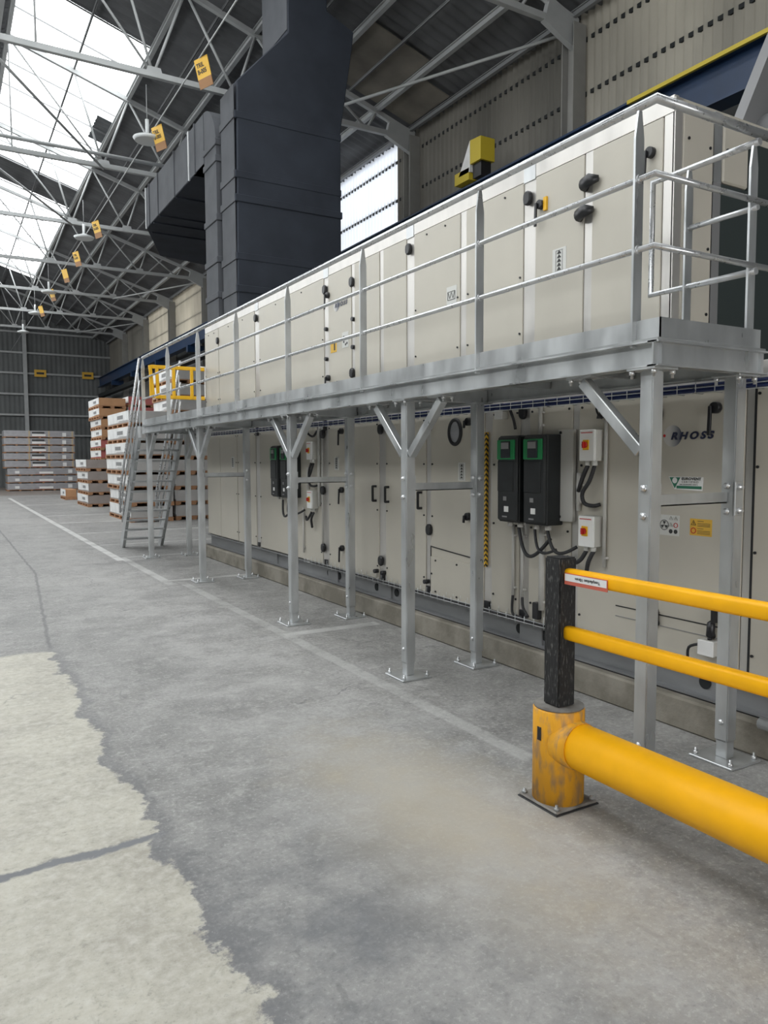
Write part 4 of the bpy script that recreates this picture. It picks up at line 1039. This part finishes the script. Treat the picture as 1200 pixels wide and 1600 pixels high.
# ================================================================ PALLETS
def make_pack(w, l, h, load, paper_w=.0, strip=None):
    """pallet + load; origin at its front-left bottom corner (x right, y away)"""
    t = thing('palletised_pack', '', 'pallet load', (0, 0, 0))
    ph = .10
    mb = MB()
    mb.box(0, w, 0, l, ph-.02, ph)
    for k in range(3): mb.box((w-.1)*k/2, (w-.1)*k/2+.1, 0, l, 0, .018)
    nb = 5 if l > 1.5 else 3
    for k in range(nb):
        y = (l-.12)*k/(nb-1)
        for j in range(3): mb.box((w-.14)*j/2, (w-.14)*j/2+.14, y, y+.12, .018, ph-.02)
    mb.build('pallet', 'wood', t)
    MB().box(.012, w-.012, .012, l-.012, ph, h-.004).build('load', load, t, bevel=.008)
    # white printed wrapper folded round the left end
    mb = MB().prism([(.006, l*.97, ph+.03), (.006, .006, ph+.05), (.006, .006, h), (.006, l*.99, h)], (.008, 0, 0))
    if paper_w: mb.prism([(.006, .006, ph+.04), (paper_w, .006, ph+.07), (paper_w+.05, .006, h), (.006, .006, h)], (0, .008, 0))
    wr_ = mb.build('paper_wrapper', 'paper', t)
    MB().box(0, .007, l*.25, l*.5, h*.55, h*.78).build('printed_mark', 'text_grey', wr_)
    MB().box(0, .007, l*.05, l*.45, h*.40, h*.42).build('printed_mark', 'text_grey', wr_)
    return t
ORD = ['lowest', 'second from the floor', 'third from the floor', 'fourth from the floor', 'fifth from the floor', 'sixth from the floor', 'seventh from the floor', 'eighth from the floor', 'ninth from the floor', 'tenth from the floor']
def stack(x, y, w, l, h, loads, where, group, paper_w=0.0, words=None):
    protos = {}
    for i, ld in enumerate(loads):
        if ld not in protos: o = protos[ld] = make_pack(w, l, h, ld, paper_w)
        else: o = copy_tree(protos[ld])
        o.location = (x+random.uniform(-.04, .04), y+random.uniform(-.05, .05), h*i)
        pos = 'topmost' if i == len(loads)-1 else ORD[i]
        cw = {'card': 'brown', 'card_red': 'red', 'card_grey': 'grey-brown', 'wrap_grey': 'white-wrapped grey'}[ld]
        o['label'] = '%s pallet pack, %s in the %s' % (cw, pos, where); o['group'] = group
stack(4.10, 26.1, .80, 2.2, .388, ['card_grey']*4, 'short grey-brown stack', 'grey-brown pallet packs', .0)
stack(4.97, 28.6, .95, 2.2, .376, ['card']*4+['card_red']*2+['card']*4, 'tall brown stack', 'brown pallet packs', .0)
stack(6.00, 28.7, .95, 2.2, .385, ['card']*8+['card_red']*2, 'stack with red top packs', 'red topped pallet packs', .0)
stack(3.95, 19.1, 1.05, 2.7, .392, ['wrap_grey']*7, 'white stack left of the staircase', 'white pallet packs beside the stairs', .0)
stack(5.10, 19.2, .95, 2.0, .385, ['wrap_grey']*10, 'tallest white stack behind the gate', 'white pallet packs behind the gate', .0)
stack(6.15, 19.5, 1.1, 2.0, .39, ['wrap_grey']*9, 'white stack beside the machine', 'white pallet packs near the machine', .0)
stack(4.12, 31.3, .42, 1.4, .40, ['card'], 'lone spot before the long crates', 'single brown pack', .0)
for o in COL.objects:
    if o.get('group') == 'single brown pack': o['label'] = 'single small brown pack on a pallet standing beside the long grey crates'; del o['group']

# long film-wrapped crates at the far end
def make_crate(kind):
    t = thing('long_crate', '', 'crate', (0, 0, 0), 'long grey film wrapped crates'); w, l, h = 3.27, 1.2, .375
    mb = MB(); mb.box(0, w, 0, l, .045, .065)
    for k in range(7): mb.box((w-.1)*k/6, (w-.1)*k/6+.1, 0, l, 0, .045)
    mb.build('bearers', 'wood', t)
    MB().box(.01, w-.01, .01, l, .065, h-.004).build('wrapped_load', 'film_grey', t, bevel=.01)
    if kind == 0:
        for x in (1.12, 2.02, 3.12): MB().box(x, x+.07, -.006, .012, .065, h-.01).build('wood_batten', 'plywood', t)
        MB().box(1.28, 1.9, -.008, .01, .10, .20).build('white_label', 'white', t); MB().box(1.28, 1.85, -.008, .01, .24, .31).build('dark_print', 'text_dark', t)
        MB().box(2.68, 2.86, -.008, .01, .09, .28).build('paper_tag', 'paper', t)
    else:
        MB().box(.35, .55, -.008, .01, .12, .25).build('paper_tag', 'paper', t); MB().box(1.45, 2.1, -.008, .01, .10, .20).build('white_label', 'white', t)
        MB().box(2.8, 3.0, -.008, .01, .12, .30).build('paper_tag', 'paper', t)
    MB().box(1.27, 1.92, -.004, .01, .07, .085).build('red_strap', 'card_red', t)
    return t
c1 = make_crate(1); c0 = make_crate(0)
n1 = n0 = 0
for i in range(8):
    if i < 3: o = c1 if n1 == 0 else copy_tree(c1); n1 += 1
    else: o = c0 if n0 == 0 else copy_tree(c0); n0 += 1
    o.location = (2.70+random.uniform(-.03, .03)+(.1 if i < 3 else 0), 41.5, .375*i)
    o['label'] = 'long grey film wrapped crate by the far wall, %s in its stack' % ('topmost' if i == 7 else ORD[i])
